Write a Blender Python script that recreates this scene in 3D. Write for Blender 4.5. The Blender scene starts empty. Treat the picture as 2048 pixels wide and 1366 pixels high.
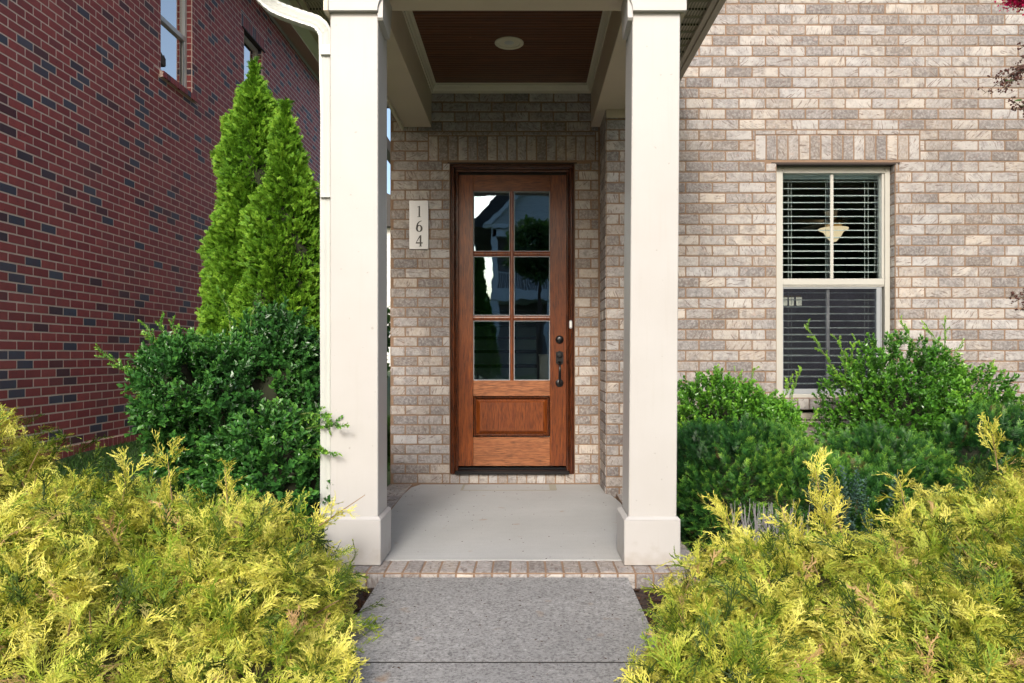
import bpy, bmesh, math, random
import numpy as np
from mathutils import Vector, Matrix

# ------------------------------------------------------------------ camera, sky, sun, exposure
S = bpy.context.scene
COL = S.collection
F = 1440.0; CX = 1050.0; CY = 710.0; H = 1.066
cam_d = bpy.data.cameras.new("camera"); cam = bpy.data.objects.new("camera", cam_d); COL.objects.link(cam)
cam.location = (0, 0, H); cam.rotation_euler = (math.radians(90), 0, 0)
cam_d.sensor_width = 36; cam_d.lens = 36 * F / 2048
cam_d.shift_x = -(CX - 1024) / 2048; cam_d.shift_y = (CY - 683) / 2048
cam_d.clip_start = 0.05; cam_d.clip_end = 600
S.camera = cam
SUN_EL = 33; SUN_AZ = 6          # azimuth: degrees left of straight behind the camera
w = bpy.data.worlds.new("World"); S.world = w; w.use_nodes = True
nt = w.node_tree; nt.nodes.clear()
sky = nt.nodes.new('ShaderNodeTexSky'); sky.sky_type = 'NISHITA'; sky.sun_disc = False
sky.sun_elevation = math.radians(SUN_EL); sky.sun_rotation = math.radians(180 + SUN_AZ)
sky.air_density = 1.0; sky.dust_density = 3.5; sky.ozone_density = 1.0
bg = nt.nodes.new('ShaderNodeBackground'); bg.inputs[1].default_value = 0.15
ow = nt.nodes.new('ShaderNodeOutputWorld')
nt.links.new(sky.outputs[0], bg.inputs[0]); nt.links.new(bg.outputs[0], ow.inputs[0])
sl = bpy.data.lights.new("sun", 'SUN'); sl.energy = 1.3; sl.angle = math.radians(12); sl.color = (1, .965, .92)
sun = bpy.data.objects.new("sun", sl); COL.objects.link(sun)
el, az = math.radians(SUN_EL), math.radians(SUN_AZ)
sv = Vector((-math.sin(az) * math.cos(el), -math.cos(az) * math.cos(el), math.sin(el)))
sun.rotation_euler = sv.to_track_quat('Z', 'Y').to_euler(); sun.location = sv * 30
S.view_settings.view_transform = 'Standard'; S.view_settings.look = 'None'
S.view_settings.exposure = 0.88; S.view_settings.gamma = 1.0
S.cycles.max_bounces = 8; S.cycles.transparent_max_bounces = 16

def PX(px, D): return (px - CX) * D / F
def PZ(py, D): return H - (py - CY) * D / F
def P(px, py, D): return Vector((PX(px, D), D, PZ(py, D)))

# ------------------------------------------------------------------ object helpers
ORG = {}
def link(o, parent=None):
    COL.objects.link(o)
    if parent is not None: o.parent = parent
def thing(name, label, cat, loc, group=None):
    o = bpy.data.objects.new(name, None); link(o); o.location = loc; o.empty_display_size = .1
    ORG[o.name] = Vector(loc); o['label'] = label; o['category'] = cat
    if group: o['group'] = group
    return o
def tag(o, label, cat, group=None, kind=None):
    if label: o['label'] = label
    if cat: o['category'] = cat
    if group: o['group'] = group
    if kind: o['kind'] = kind
    return o
def origin_for(co, parent):
    if parent is not None: return ORG[parent.name]
    return Vector((float((co[:, 0].min() + co[:, 0].max()) / 2), float((co[:, 1].min() + co[:, 1].max()) / 2), float(co[:, 2].min())))
def finish(name, me, mats, parent, smooth=False, label=None):
    co = np.empty(len(me.vertices) * 3, dtype=np.float32); me.vertices.foreach_get('co', co); co = co.reshape(-1, 3)
    og = origin_for(co, parent); co -= np.array(og, dtype=np.float32); me.vertices.foreach_set('co', co.ravel())
    for m in (mats if isinstance(mats, (list, tuple)) else [mats]): me.materials.append(m)
    if smooth: me.polygons.foreach_set('use_smooth', np.ones(len(me.polygons), dtype=bool))
    me.update()
    o = bpy.data.objects.new(name, me); link(o, parent)
    if parent is None: o.location = og
    ORG[o.name] = og
    if label: o['label'] = label
    return o
def obj(name, bm, mats, parent=None, smooth=False, label=None, autosmooth=None):
    bmesh.ops.recalc_face_normals(bm, faces=bm.faces[:])
    me = bpy.data.meshes.new(name); bm.to_mesh(me); bm.free()
    o = finish(name, me, mats, parent, smooth, label)
    if autosmooth: 
        me.polygons.foreach_set('use_smooth', np.ones(len(me.polygons), dtype=bool))
        me.set_sharp_from_angle(angle=math.radians(autosmooth))
    return o
def B(): return bmesh.new()
def box(bm, x0, x1, y0, y1, z0, z1, bev=.002, mi=0, shear=None):
    t = bmesh.new()
    bmesh.ops.create_cube(t, size=1, matrix=Matrix.Translation(((x0 + x1) / 2, (y0 + y1) / 2, (z0 + z1) / 2)) @ Matrix.Diagonal((abs(x1 - x0), abs(y1 - y0), abs(z1 - z0), 1)))
    if bev: bmesh.ops.bevel(t, geom=t.edges[:], offset=min(bev, .45 * min(abs(x1 - x0), abs(y1 - y0), abs(z1 - z0))), segments=1, affect='EDGES')
    if shear:
        for v in t.verts: v.co.x += shear * v.co.z
    for f in t.faces: f.material_index = mi
    merge(bm, t)
def merge(bm, t):
    vm = [bm.verts.new(v.co) for v in t.verts]
    for f in t.faces:
        nf = bm.faces.new([vm[v.index] for v in f.verts]); nf.material_index = f.material_index; nf.smooth = f.smooth
    t.free()
def prism(bm, pts, axis, a0, a1, mi=0):
    """pts: 2d polygon; axis 'y': pts are (x,z); axis 'x': (y,z); axis 'z': (x,y)"""
    def mk(p, a): return {'y': (p[0], a, p[1]), 'x': (a, p[0], p[1]), 'z': (p[0], p[1], a)}[axis]
    A = [bm.verts.new(mk(p, a0)) for p in pts]; C = [bm.verts.new(mk(p, a1)) for p in pts]
    n = len(pts)
    for i in range(n): bm.faces.new((A[i], A[(i + 1) % n], C[(i + 1) % n], C[i])).material_index = mi
    bm.faces.new(A).material_index = mi; bm.faces.new(C[::-1]).material_index = mi
def lathe(bm, prof, c, axis='z', seg=32, mi=0):
    """prof: (r, h) list; closed where r == 0"""
    rings = []
    for r, h in prof:
        ring = []
        for k in range(seg):
            a = 2 * math.pi * k / seg; u, v = r * math.cos(a), r * math.sin(a)
            p = {'z': (u, v, h), 'y': (u, h, v), 'x': (h, u, v)}[axis]
            ring.append(bm.verts.new((c[0] + p[0], c[1] + p[1], c[2] + p[2])))
        rings.append(ring)
    for a, b in zip(rings, rings[1:]):
        for k in range(seg): bm.faces.new((a[k], a[(k + 1) % seg], b[(k + 1) % seg], b[k])).material_index = mi
    for rg in (rings[0], rings[-1]):
        bm.faces.new(rg).material_index = mi
def tube(bm, pts, rad, seg=8, mi=0, profile=None):
    pts = [Vector(p) for p in pts]; n = len(pts)
    rr = rad if isinstance(rad, (list, tuple)) else [rad] * n
    T = []
    for i in range(n):
        a = pts[max(0, i - 1)]; b = pts[min(n - 1, i + 1)]; T.append((b - a).normalized())
    up = Vector((0, 0, 1)) if abs(T[0].z) < .9 else Vector((0, 1, 0))
    N = (up - T[0] * up.dot(T[0])).normalized(); rings = []
    for i in range(n):
        N = (N - T[i] * N.dot(T[i])).normalized(); Bn = T[i].cross(N)
        ring = []
        pr = profile or [(math.cos(2 * math.pi * k / seg), math.sin(2 * math.pi * k / seg)) for k in range(seg)]
        for (u, v) in pr: ring.append(bm.verts.new(pts[i] + N * (u * rr[i]) + Bn * (v * rr[i])))
        rings.append(ring)
    m = len(rings[0])
    for a, b in zip(rings, rings[1:]):
        for k in range(m): bm.faces.new((a[k], a[(k + 1) % m], b[(k + 1) % m], b[k])).material_index = mi
    bm.faces.new(rings[0]).material_index = mi; bm.faces.new(rings[-1][::-1]).material_index = mi

# ------------------------------------------------------------------ material helpers
class NT:
    def __init__(s, name):
        s.m = bpy.data.materials.new(name); s.m.use_nodes = True; s.t = s.m.node_tree; s.t.nodes.clear()
        s.out = s.t.nodes.new('ShaderNodeOutputMaterial'); s.p = s.n('ShaderNodeBsdfPrincipled'); s.l(s.p.outputs[0], s.out.inputs[0])
        s.tc = s.n('ShaderNodeTexCoord')
    def n(s, t, **k):
        x = s.t.nodes.new(t)
        for a, b in k.items(): setattr(x, a, b)
        return x
    def l(s, a, b): s.t.links.new(a, b)
    def val(s, sock, v):
        if hasattr(v, 'links') or hasattr(v, 'is_output'): s.l(v, sock)
        else: sock.default_value = v
    def mapp(s, scale, src=None, loc=None):
        m = s.n('ShaderNodeMapping'); s.l(src or s.tc.outputs['Object'], m.inputs[0]); m.inputs['Scale'].default_value = scale
        if loc is not None: s.val(m.inputs['Location'], loc)
        return m.outputs[0]
    def noise(s, vec=None, scale=5, detail=4, rough=.55, dist=0, out=0):
        x = s.n('ShaderNodeTexNoise'); s.l(vec or s.tc.outputs['Object'], x.inputs['Vector'])
        x.inputs['Scale'].default_value = scale; x.inputs['Detail'].default_value = detail; x.inputs['Roughness'].default_value = rough; x.inputs['Distortion'].default_value = dist
        return x.outputs[out]
    def ramp(s, fac, stops, interp='LINEAR'):
        r = s.n('ShaderNodeValToRGB'); s.l(fac, r.inputs[0]); cr = r.color_ramp; cr.interpolation = interp
        while len(cr.elements) < len(stops): cr.elements.new(.5)
        for e, (p, c) in zip(cr.elements, stops):
            e.position = p; e.color = (c, c, c, 1) if isinstance(c, (int, float)) else (*c[:3], 1)
        return r.outputs[0]
    def mix(s, fac, a, b, mode='MIX'):
        x = s.n('ShaderNodeMix', data_type='RGBA', blend_type=mode)
        s.val(x.inputs[0], fac)
        for sk, v in ((x.inputs[6], a), (x.inputs[7], b)):
            if isinstance(v, tuple): v = (*v[:3], 1)
            s.val(sk, v)
        return x.outputs[2]
    def math(s, op, a, b=0.0, clamp=False):
        x = s.n('ShaderNodeMath', operation=op, use_clamp=clamp); s.val(x.inputs[0], a); s.val(x.inputs[1], b); return x.outputs[0]
    def attr(s, name):
        a = s.n('ShaderNodeAttribute'); a.attribute_name = name; sp = s.n('ShaderNodeSeparateColor'); s.l(a.outputs['Color'], sp.inputs[0]); return a, sp
    def bump(s, h, strength=.3, dist=.01, normal=None):
        b = s.n('ShaderNodeBump'); s.l(h, b.inputs['Height']); b.inputs['Strength'].default_value = strength; b.inputs['Distance'].default_value = dist
        if normal is not None: s.l(normal, b.inputs['Normal'])
        s.l(b.outputs[0], s.p.inputs['Normal']); return b.outputs[0]
    def set(s, color=None, rough=None, spec=None, metal=None):
        if color is not None: s.val(s.p.inputs['Base Color'], (*color, 1) if isinstance(color, tuple) and len(color) == 3 else color)
        if rough is not None: s.val(s.p.inputs['Roughness'], rough)
        if spec is not None: s.p.inputs['Specular IOR Level'].default_value = spec
        if metal is not None: s.p.inputs['Metallic'].default_value = metal
        return s

def paint(name, c, rough=.45, var=.06, bump=.05):
    t = NT(name)
    n1 = t.noise(scale=2.5, detail=6); n2 = t.noise(scale=60, detail=2)
    d = tuple(x * (1 - 2 * var) for x in c)
    col = t.mix(t.ramp(n1, [(.3, 0.), (.75, 1.)]), c, d)
    # sparse dirt specks
    v = t.noise(scale=35, detail=1); sp = t.ramp(v, [(.74, 0.), (.78, 1.)])
    col = t.mix(t.math('MULTIPLY', sp, .25), col, tuple(x * .45 for x in c))
    t.set(col, rough); t.bump(n2, bump, .003); return t.m
M = {}
M['cream'] = paint('cream_paint', (.46, .45, .435))
def column_paint():
    t = NT('painted_column'); c = (.46, .45, .435); n1 = t.noise(scale=2.5, detail=6); st = t.noise(t.mapp((60, 60, 2.2)), 1, 4); sx = t.n('ShaderNodeSeparateXYZ'); t.l(t.tc.outputs['Object'], sx.inputs[0])
    col = t.mix(t.ramp(n1, [(.3, 0.), (.75, 1.)]), c, (.425, .41, .39)); col = t.mix(t.math('MULTIPLY', t.ramp(st, [(.55, 0.), (.8, 1.)]), .16), col, (.36, .32, .26))
    low = t.ramp(t.math('ADD', t.math('MULTIPLY', sx.outputs[2], 2.2), t.math('MULTIPLY', t.noise(scale=18, detail=5), .8)), [(.30, 1.), (.62, 0.)]); col = t.mix(t.math('MULTIPLY', low, .38), col, (.26, .20, .14))
    sp = t.ramp(t.noise(scale=38, detail=1), [(.75, 0.), (.78, 1.)]); col = t.mix(t.math('MULTIPLY', sp, .35), col, (.2, .17, .14)); t.set(col, .45); t.bump(t.noise(scale=60), .05, .003); return t.m
M['column'] = column_paint()
M['beam'] = paint('beam_paint', (.62, .53, .41))
M['crown'] = paint('crown_paint', (.70, .66, .52))
M['taupe'] = paint('taupe_fascia', (.38, .33, .27))
M['white_vinyl'] = paint('white_vinyl', (.64, .65, .60), .35, .03)
M['frame_cream'] = paint('window_frame_vinyl', (.48, .47, .42), .35, .03)
M['frame_grey'] = paint('screen_frame_grey', (.33, .35, .36), .4, .05)
M['alu_white'] = paint('gutter_white', (.50, .52, .49), .3, .05, .03)
M['panel_beige'] = paint('beige_panel_paint', (.55, .50, .42), .5)
M['plaster'] = paint('interior_plaster', (.32, .30, .27), .8)
M['dark_metal'] = paint('dark_bronze', (.006, .006, .007), .3, .1)
M['seal'] = paint('dark_gap', (.02, .018, .016), .7)

def brick_mat(name, kind):
    t = NT(name)
    a, sp = t.attr('bc'); r1, r2, r3 = sp.outputs[0], sp.outputs[1], sp.outputs[2]
    off = t.n('ShaderNodeVectorMath', operation='SCALE'); t.l(a.outputs['Color'], off.inputs[0]); off.inputs['Scale'].default_value = 37
    ad = t.n('ShaderNodeVectorMath', operation='ADD'); t.l(t.tc.outputs['Object'], ad.inputs[0]); t.l(off.outputs[0], ad.inputs[1])
    vec = ad.outputs[0]
    n1 = t.noise(vec, 14, 6, .62); n2 = t.noise(vec, 55, 4, .6); n3 = t.noise(vec, 190, 2, .6)
    if kind == 'pale':
        base = t.ramp(r1, [(0, (.165, .148, .14)), (.2, (.245, .225, .213)), (.42, (.325, .303, .288)), (.65, (.40, .378, .36)), (1, (.50, .478, .455))])
        warm = t.ramp(r2, [(0, (1.06, .97, .85)), (.5, (1.0, .98, .94)), (1, (.94, .96, .98))])
        base = t.mix(1., base, warm, 'MULTIPLY')
        blot = t.ramp(t.math('ADD', n1, t.math('MULTIPLY', r3, .14)), [(.50, 0.), (.72, 1.)])
        base = t.mix(t.math('MULTIPLY', blot, .62), base, (.15, .14, .138))
        lt = t.ramp(n2, [(.42, 0.), (.72, 1.)])
        base = t.mix(t.math('MULTIPLY', lt, .5), base, (.56, .54, .52))
        big = t.noise(None, .9, 5); base = t.mix(t.ramp(big, [(.35, 0.), (.7, .22)]), base, (.23, .185, .15))
        # combed scratches, each brick with its own direction
        rot = t.n('ShaderNodeVectorRotate', rotation_type='AXIS_ANGLE'); t.l(vec, rot.inputs['Vector']); rot.inputs['Axis'].default_value = (0, 1, 0)
        t.l(t.math('MULTIPLY', r3, 6.28), rot.inputs['Angle'])
        sc = t.noise(t.mapp((16, 16, 120), rot.outputs[0]), 1.0, 2, .5, .5)
        scr = t.ramp(sc, [(.60, 0.), (.65, 1.)])
        base = t.mix(t.math('MULTIPLY', scr, .75), base, (.17, .125, .105))
        n4 = t.noise(vec, 26, 3); pk = t.ramp(n4, [(.62, 0.), (.72, 1.)])
        base = t.mix(t.math('MULTIPLY', pk, .22), base, (.46, .25, .19))
        rough = .85
        h = t.math('ADD', t.math('MULTIPLY', n2, .6), t.math('SUBTRACT', t.math('MULTIPLY', n3, .4), t.math('MULTIPLY', scr, .6)))
        t.set(base, rough); t.bump(h, .55, .006)
    else:
        base = t.ramp(r1, [(0, (.33, .054, .050)), (.45, (.43, .076, .066)), (.78, (.50, .10, .084)), (.85, (.12, .036, .042)), (.89, (.07, .050, .065)), (.93, (.060, .078, .115)), (1, (.085, .11, .155))], 'LINEAR')
        blot = t.ramp(n1, [(.35, 0.), (.8, 1.)])
        base = t.mix(t.math('MULTIPLY', blot, .40), base, (.14, .040, .050))
        pit = t.ramp(n2, [(.63, 0.), (.70, 1.)]); base = t.mix(t.math('MULTIPLY', pit, .75), base, (.012, .006, .008))
        wd = t.ramp(t.noise(None, 1.1, 5), [(.35, 0.), (.75, 1.)]); base = t.mix(t.math('MULTIPLY', wd, .22), base, (.30, .16, .14))
        lt = t.ramp(t.noise(vec, 80, 2), [(.70, 0.), (.76, 1.)]); base = t.mix(t.math('MULTIPLY', lt, .4), base, (.26, .17, .15))
        rough = .7
        t.set(base, rough); t.bump(t.math('SUBTRACT', t.math('MULTIPLY', n3, .4), t.math('MULTIPLY', pit, .8)), .55, .006)
    return t.m
def mortar_mat(name, c):
    t = NT(name); n = t.noise(scale=90, detail=4); n2 = t.noise(scale=6, detail=4)
    col = t.mix(n2, tuple(x * .8 for x in c), tuple(min(1, x * 1.15) for x in c)); col = t.mix(t.ramp(n, [(.5, 0.), (.8, .5)]), col, tuple(x * .6 for x in c))
    t.set(col, .95); t.bump(n, .7, .004); return t.m
M['brick_pale'] = brick_mat('whitewashed_brick', 'pale'); M['mortar_pale'] = mortar_mat('tan_mortar', (.25, .165, .108))
M['brick_red'] = brick_mat('dark_red_brick', 'red'); M['mortar_red'] = mortar_mat('pinkish_mortar', (.84, .66, .54))

def concrete(name, c, dark, streak=False, rough=.85):
    t = NT(name)
    a = t.noise(scale=1.6, detail=7, rough=.6); b = t.noise(scale=22, detail=5, rough=.7); g = t.noise(scale=95 if dark else 150, detail=4, rough=.75)
    col = t.mix(t.ramp(a, [(.3, 0.), (.7, 1.)]), c, tuple(x * (.66 if dark else .84) for x in c))
    col = t.mix(t.ramp(b, [(.38, .0), (.68, 1.)] if dark else [(.45, 0.), (.8, .5)]), col, tuple(x * (.62 if dark else .85) for x in c))
    col = t.mix(t.ramp(g, [(.50, 0.), (.60, .9 if dark else .18)]), col, tuple(x * .30 for x in c))
    col = t.mix(t.ramp(g, [(.30, .6 if dark else .15), (.40, 0.)]), col, tuple(min(.8, x * 1.7) for x in c))
    v = t.noise(scale=9, detail=1); st = t.ramp(v, [(.72, 0.), (.8, .5)]); col = t.mix(st, col, (.30, .19, .10))
    t.set(col, rough)
    h = t.math('ADD', t.math('MULTIPLY', g, 1.), t.math('MULTIPLY', b, .3))
    if streak:
        s_ = t.noise(t.mapp((1.5, 220, 1)), 1, 3); h = t.math('ADD', h, t.math('MULTIPLY', s_, .8))
        col2 = t.mix(t.ramp(s_, [(.4, 0.), (.7, .16)]), col, tuple(x * .5 for x in c)); t.set(col2)
    t.bump(h, .5 if dark else .25, .005); return t.m
M['conc_porch'] = concrete('porch_concrete', (.44, .443, .43), False, True)
M['conc_path'] = concrete('weathered_concrete', (.36, .355, .345), True)

def wood(name, c1, c2, vertical, rough=.3, fine=1.0):
    t = NT(name); 
    sc = (26, 26, 1.6) if vertical else (1.6, 26, 26)
    wv = t.noise(t.mapp(sc), 2.2, 8, .62, .8); f2 = t.noise(t.mapp(tuple(x * (5 if x > 5 else 6) for x in sc)), 1.4, 3, .6)
    big = t.noise(t.mapp((3, 3, .5) if vertical else (.5, 3, 3)), 2, 3)
    col = t.mix(t.ramp(wv, [(.34, 0.), (.66, 1.)]), c1, c2)
    col = t.mix(t.ramp(f2, [(.46, 0.), (.66, .85 * fine)]), col, tuple(x * .3 for x in c1))
    col = t.mix(t.ramp(big, [(.35, .0), (.75, .4)]), col, tuple(x * .5 for x in c1))
    t.set(col, rough, .4); t.p.inputs['Coat Weight'].default_value = .25; t.p.inputs['Coat Roughness'].default_value = .2
    t.bump(t.math('ADD', f2, wv), .12, .003); return t.m
M['wood_v'] = wood('mahogany_vertical_grain', (.125, .026, .005), (.26, .068, .012), True)
M['wood_h'] = wood('mahogany_horizontal_grain', (.12, .028, .006), (.24, .068, .014), False)
M['wood_rail'] = wood('mahogany_rail_painted_sheen', (.25, .082, .028), (.38, .148, .058), False, .36)  # specular sheen of the cross rails put into the colour as paler wood
M['wood_frame'] = wood('dark_stained_frame', (.035, .009, .003), (.12, .030, .008), True, .18)
M['wood_frame_h'] = wood('dark_stained_frame_h', (.04, .012, .005), (.10, .032, .012), False, .25)
def ceiling_wood():
    t = NT('stained_bead_board')
    w1 = t.noise(t.mapp((1.2, 40, 20)), 1.6, 6, .6, .5); f = t.noise(t.mapp((6, 260, 20)), 1, 3)
    col = t.mix(t.ramp(w1, [(.3, 0.), (.7, 1.)]), (.065, .022, .008), (.19, .07, .026))
    col = t.mix(t.ramp(f, [(.45, 0.), (.75, .7)]), col, (.012, .005, .004))
    nk = t.noise(t.mapp((14, 90, 20)), 1, 2); col = t.mix(t.ramp(nk, [(.74, 0.), (.78, .8)]), col, (.42, .26, .18))
    t.set(col, .35, .4); t.bump(w1, .1, .003); return t.m
M['ceiling'] = ceiling_wood()

def glass(name, refl, tint=(.9, .95, .93), wav=.0, rough=.0, gc=(.80, .92, 1)):
    m = bpy.data.materials.new(name); m.use_nodes = True; t = m.node_tree; t.nodes.clear()
    o = t.nodes.new('ShaderNodeOutputMaterial'); tr = t.nodes.new('ShaderNodeBsdfTransparent'); tr.inputs[0].default_value = (*tint, 1)
    g = t.nodes.new('ShaderNodeBsdfGlossy'); g.inputs['Roughness'].default_value = rough; g.inputs[0].default_value = (*gc, 1)
    mx = t.nodes.new('ShaderNodeMixShader'); fr = t.nodes.new('ShaderNodeFresnel'); fr.inputs[0].default_value = 1.5
    ad = t.nodes.new('ShaderNodeMath'); ad.operation = 'ADD'; ad.use_clamp = True; ad.inputs[1].default_value = refl
    t.links.new(fr.outputs[0], ad.inputs[0]); t.links.new(ad.outputs[0], mx.inputs[0]); t.links.new(tr.outputs[0], mx.inputs[1]); t.links.new(g.outputs[0], mx.inputs[2]); t.links.new(mx.outputs[0], o.inputs[0])
    if wav:
        tc = t.nodes.new('ShaderNodeTexCoord'); n = t.nodes.new('ShaderNodeTexNoise'); n.inputs['Scale'].default_value = 5; n.inputs['Detail'].default_value = 1.5
        b = t.nodes.new('ShaderNodeBump'); b.inputs['Strength'].default_value = wav; b.inputs['Distance'].default_value = .01
        t.links.new(tc.outputs['Object'], n.inputs[0]); t.links.new(n.outputs[0], b.inputs['Height']); t.links.new(b.outputs[0], g.inputs['Normal'])
    return m
M['glass_door'] = glass('wavy_door_glass', .12, (.92, .97, .96), .05, 0, (.66, .84, 1))
M['glass_win'] = glass('window_glass', .02, (.90, .93, .92))
M['glass_far'] = glass('far_window_glass', .50, (.9, .93, .95), .04, 0, (1, .93, .85))
def screen_mat():
    m = bpy.data.materials.new('insect_screen'); m.use_nodes = True; t = m.node_tree; t.nodes.clear(); o = t.nodes.new('ShaderNodeOutputMaterial'); a = t.nodes.new('ShaderNodeBsdfTransparent'); b = t.nodes.new('ShaderNodeBsdfDiffuse'); b.inputs[0].default_value = (.035, .037, .048, 1)
    tc = t.nodes.new('ShaderNodeTexCoord'); n = t.nodes.new('ShaderNodeTexNoise'); n.inputs['Scale'].default_value = 5; n.inputs['Detail'].default_value = 3; rp = t.nodes.new('ShaderNodeMapRange'); rp.inputs[1].default_value = .3; rp.inputs[2].default_value = .7; rp.inputs[3].default_value = .22; rp.inputs[4].default_value = .42
    x = t.nodes.new('ShaderNodeMixShader'); t.links.new(tc.outputs['Object'], n.inputs[0]); t.links.new(n.outputs[0], rp.inputs[0]); t.links.new(rp.outputs[0], x.inputs[0]); t.links.new(a.outputs[0], x.inputs[1]); t.links.new(b.outputs[0], x.inputs[2]); t.links.new(x.outputs[0], o.inputs[0]); return m
M['screen'] = screen_mat()
def simple(name, c, rough=.6, metal=0, emit=None, es=0):
    t = NT(name); n = t.noise(scale=30, detail=3); t.set(t.mix(t.math('MULTIPLY', n, .4), c, tuple(x * .75 for x in c)), rough, None, metal)
    if emit: t.p.inputs['Emission Color'].default_value = (*emit, 1); t.p.inputs['Emission Strength'].default_value = es
    return t.m
M['steel'] = None
def brushed():
    t = NT('brushed_aluminium'); n = t.noise(t.mapp((3, 3, 400)), 1, 4); t.set(t.mix(n, (.29, .30, .31), (.38, .395, .41)), .42, None, .7); t.bump(n, .05, .002); return t.m
M['steel'] = brushed()
M['black'] = simple('black_numerals', (.012, .012, .012), .4)
M['blind'] = simple('white_blind_slat', (.84, .88, .86), .45)
M['cord'] = simple('blind_cord', (.6, .62, .6), .7)
M['lens'] = simple('lamp_lens', (.55, .56, .54), .35)
M['bowl'] = simple('lit_frosted_bowl', (.7, .6, .45), .4, 0, (1, .78, .48), .55)
M['shade'] = simple('lit_lamp_shade', (.8, .78, .65), .5, 0, (1, .95, .75), .6)
M['fan_blade'] = simple('fan_blade', (.30, .24, .17), .4); M['brass'] = simple('aged_brass', (.40, .27, .12), .3, .8)
M['stair'] = simple('stair_riser', (.42, .55, .55), .7); M['tread'] = simple('dark_tread', (.012, .010, .010), .5)

def foliage(name, stops, rough=.5, spec=.3, trans=.25, tcol=None, hue2=None, dead=None):
    t = NT(name); a, sp = t.attr('vc'); r, tip, r2 = sp.outputs
    k = t.math('ADD', t.math('MULTIPLY', tip, .65), t.math('MULTIPLY', r, .35))
    col = t.ramp(k, stops)
    if hue2: col = t.mix(t.math('MULTIPLY', t.ramp(r2, [(.55, 0.), (1, 1.)]), hue2[1]), col, hue2[0])
    if dead: col = t.mix(t.ramp(r2, [(1 - dead[1], 0.), (1 - dead[1] + .01, 1.)]), col, dead[0])
    t.set(col, rough, spec)
    if trans:
        tr = t.n('ShaderNodeBsdfTranslucent'); t.l(t.mix(1., col, (1.25, 1.25, .8), 'MULTIPLY'), tr.inputs[0]); mx = t.n('ShaderNodeMixShader'); mx.inputs[0].default_value = trans
        t.l(t.p.outputs[0], mx.inputs[1]); t.l(tr.outputs[0], mx.inputs[2]); t.l(mx.outputs[0], t.out.inputs[0])
    return t.m
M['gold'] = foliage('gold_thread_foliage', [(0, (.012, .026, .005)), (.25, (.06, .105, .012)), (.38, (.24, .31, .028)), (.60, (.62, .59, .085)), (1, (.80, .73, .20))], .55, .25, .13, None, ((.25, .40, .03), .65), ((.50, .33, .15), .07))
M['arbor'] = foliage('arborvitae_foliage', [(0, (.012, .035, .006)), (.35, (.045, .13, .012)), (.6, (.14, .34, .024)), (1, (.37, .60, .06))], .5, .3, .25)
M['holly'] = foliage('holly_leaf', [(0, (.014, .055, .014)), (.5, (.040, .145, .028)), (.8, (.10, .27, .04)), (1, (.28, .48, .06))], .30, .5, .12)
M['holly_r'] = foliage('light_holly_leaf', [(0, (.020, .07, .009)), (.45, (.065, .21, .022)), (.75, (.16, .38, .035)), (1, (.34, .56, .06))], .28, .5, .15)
M['yew'] = foliage('yew_needles', [(0, (.008, .036, .010)), (.45, (.020, .085, .018)), (.66, (.065, .20, .03)), (.85, (.24, .44, .055)), (1, (.40, .60, .09))], .42, .35, .15, None, None, ((.16, .09, .05), .02))
M['blueleaf'] = foliage('blue_green_leaf', [(0, (.02, .05, .04)), (1, (.08, .16, .12))], .5, .3, .15)
M['treeleaf'] = foliage('tree_leaf', [(0, (.015, .04, .008)), (.5, (.035, .09, .015)), (1, (.09, .18, .03))], .45, .4, .25)
M['grass'] = foliage('grass_blade', [(0, (.018, .05, .010)), (.6, (.045, .12, .02)), (1, (.10, .19, .03))], .55, .3, .2)
M['mulch'] = foliage('bark_chip', [(0, (.018, .011, .008)), (.5, (.06, .032, .02)), (1, (.16, .10, .07))], .9, .1, 0)
M['petal'] = foliage('magenta_petal', [(0, (.30, .003, .05)), (1, (.58, .012, .12))], .6, .2, .3)
M['pod'] = simple('seed_pod', (.085, .028, .020), .6); M['bark'] = simple('bark', (.10, .07, .05), .9)
M['twig_green'] = simple('green_twig', (.16, .22, .06), .6); M['dry'] = simple('dry_grey_twig', (.34, .32, .33), .9); M['twig_tan'] = simple('tan_twig', (.30, .20, .10), .8)
def soil_mat():
    t = NT('bark_mulch_soil'); a = t.noise(scale=40, detail=6); b = t.noise(scale=3)
    t.set(t.mix(t.ramp(a, [(.3, 0.), (.7, 1.)]), (.018, .011, .008), (.075, .045, .03)), .95); t.bump(a, .9, .02); return t.m
M['soil'] = soil_mat()
def lawn_mat():
    t = NT('lawn_ground'); a = t.noise(scale=25, detail=6); t.set(t.mix(a, (.02, .045, .012), (.06, .10, .025)), .95); t.bump(a, .9, .02); return t.m
M['lawn'] = lawn_mat()
def siding_mat(name, c):
    t = NT(name); wv = t.n('ShaderNodeTexWave', wave_type='BANDS', bands_direction='Z', wave_profile='SAW'); wv.inputs['Scale'].default_value = 1.6
    t.l(t.tc.outputs['Object'], wv.inputs[0]); t.set(t.mix(t.ramp(wv.outputs[1], [(0, .7), (.12, 0.)]), c, tuple(x * .4 for x in c)), .6); return t.m
M['siding'] = siding_mat('pale_lap_siding', (.60, .60, .56))
def perforated():
    t = NT('perforated_vinyl_soffit')
    v = t.n('ShaderNodeTexVoronoi', feature='F1', voronoi_dimensions='2D'); t.l(t.mapp((55, 75, 1)), v.inputs['Vector']); v.inputs['Randomness'].default_value = 0; v.inputs['Scale'].default_value = 1.
    hole = t.ramp(v.outputs['Distance'], [(.26, 1.), (.34, 0.)])
    t.set(t.mix(hole, (.36, .32, .25), (.03, .028, .02)), .6); return t.m
M['soffit'] = perforated()
M['soffit_red'] = siding_mat('brown_soffit', (.55, .38, .29))
M['roof'] = simple('asphalt_shingle', (.06, .055, .05), .95)
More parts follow.
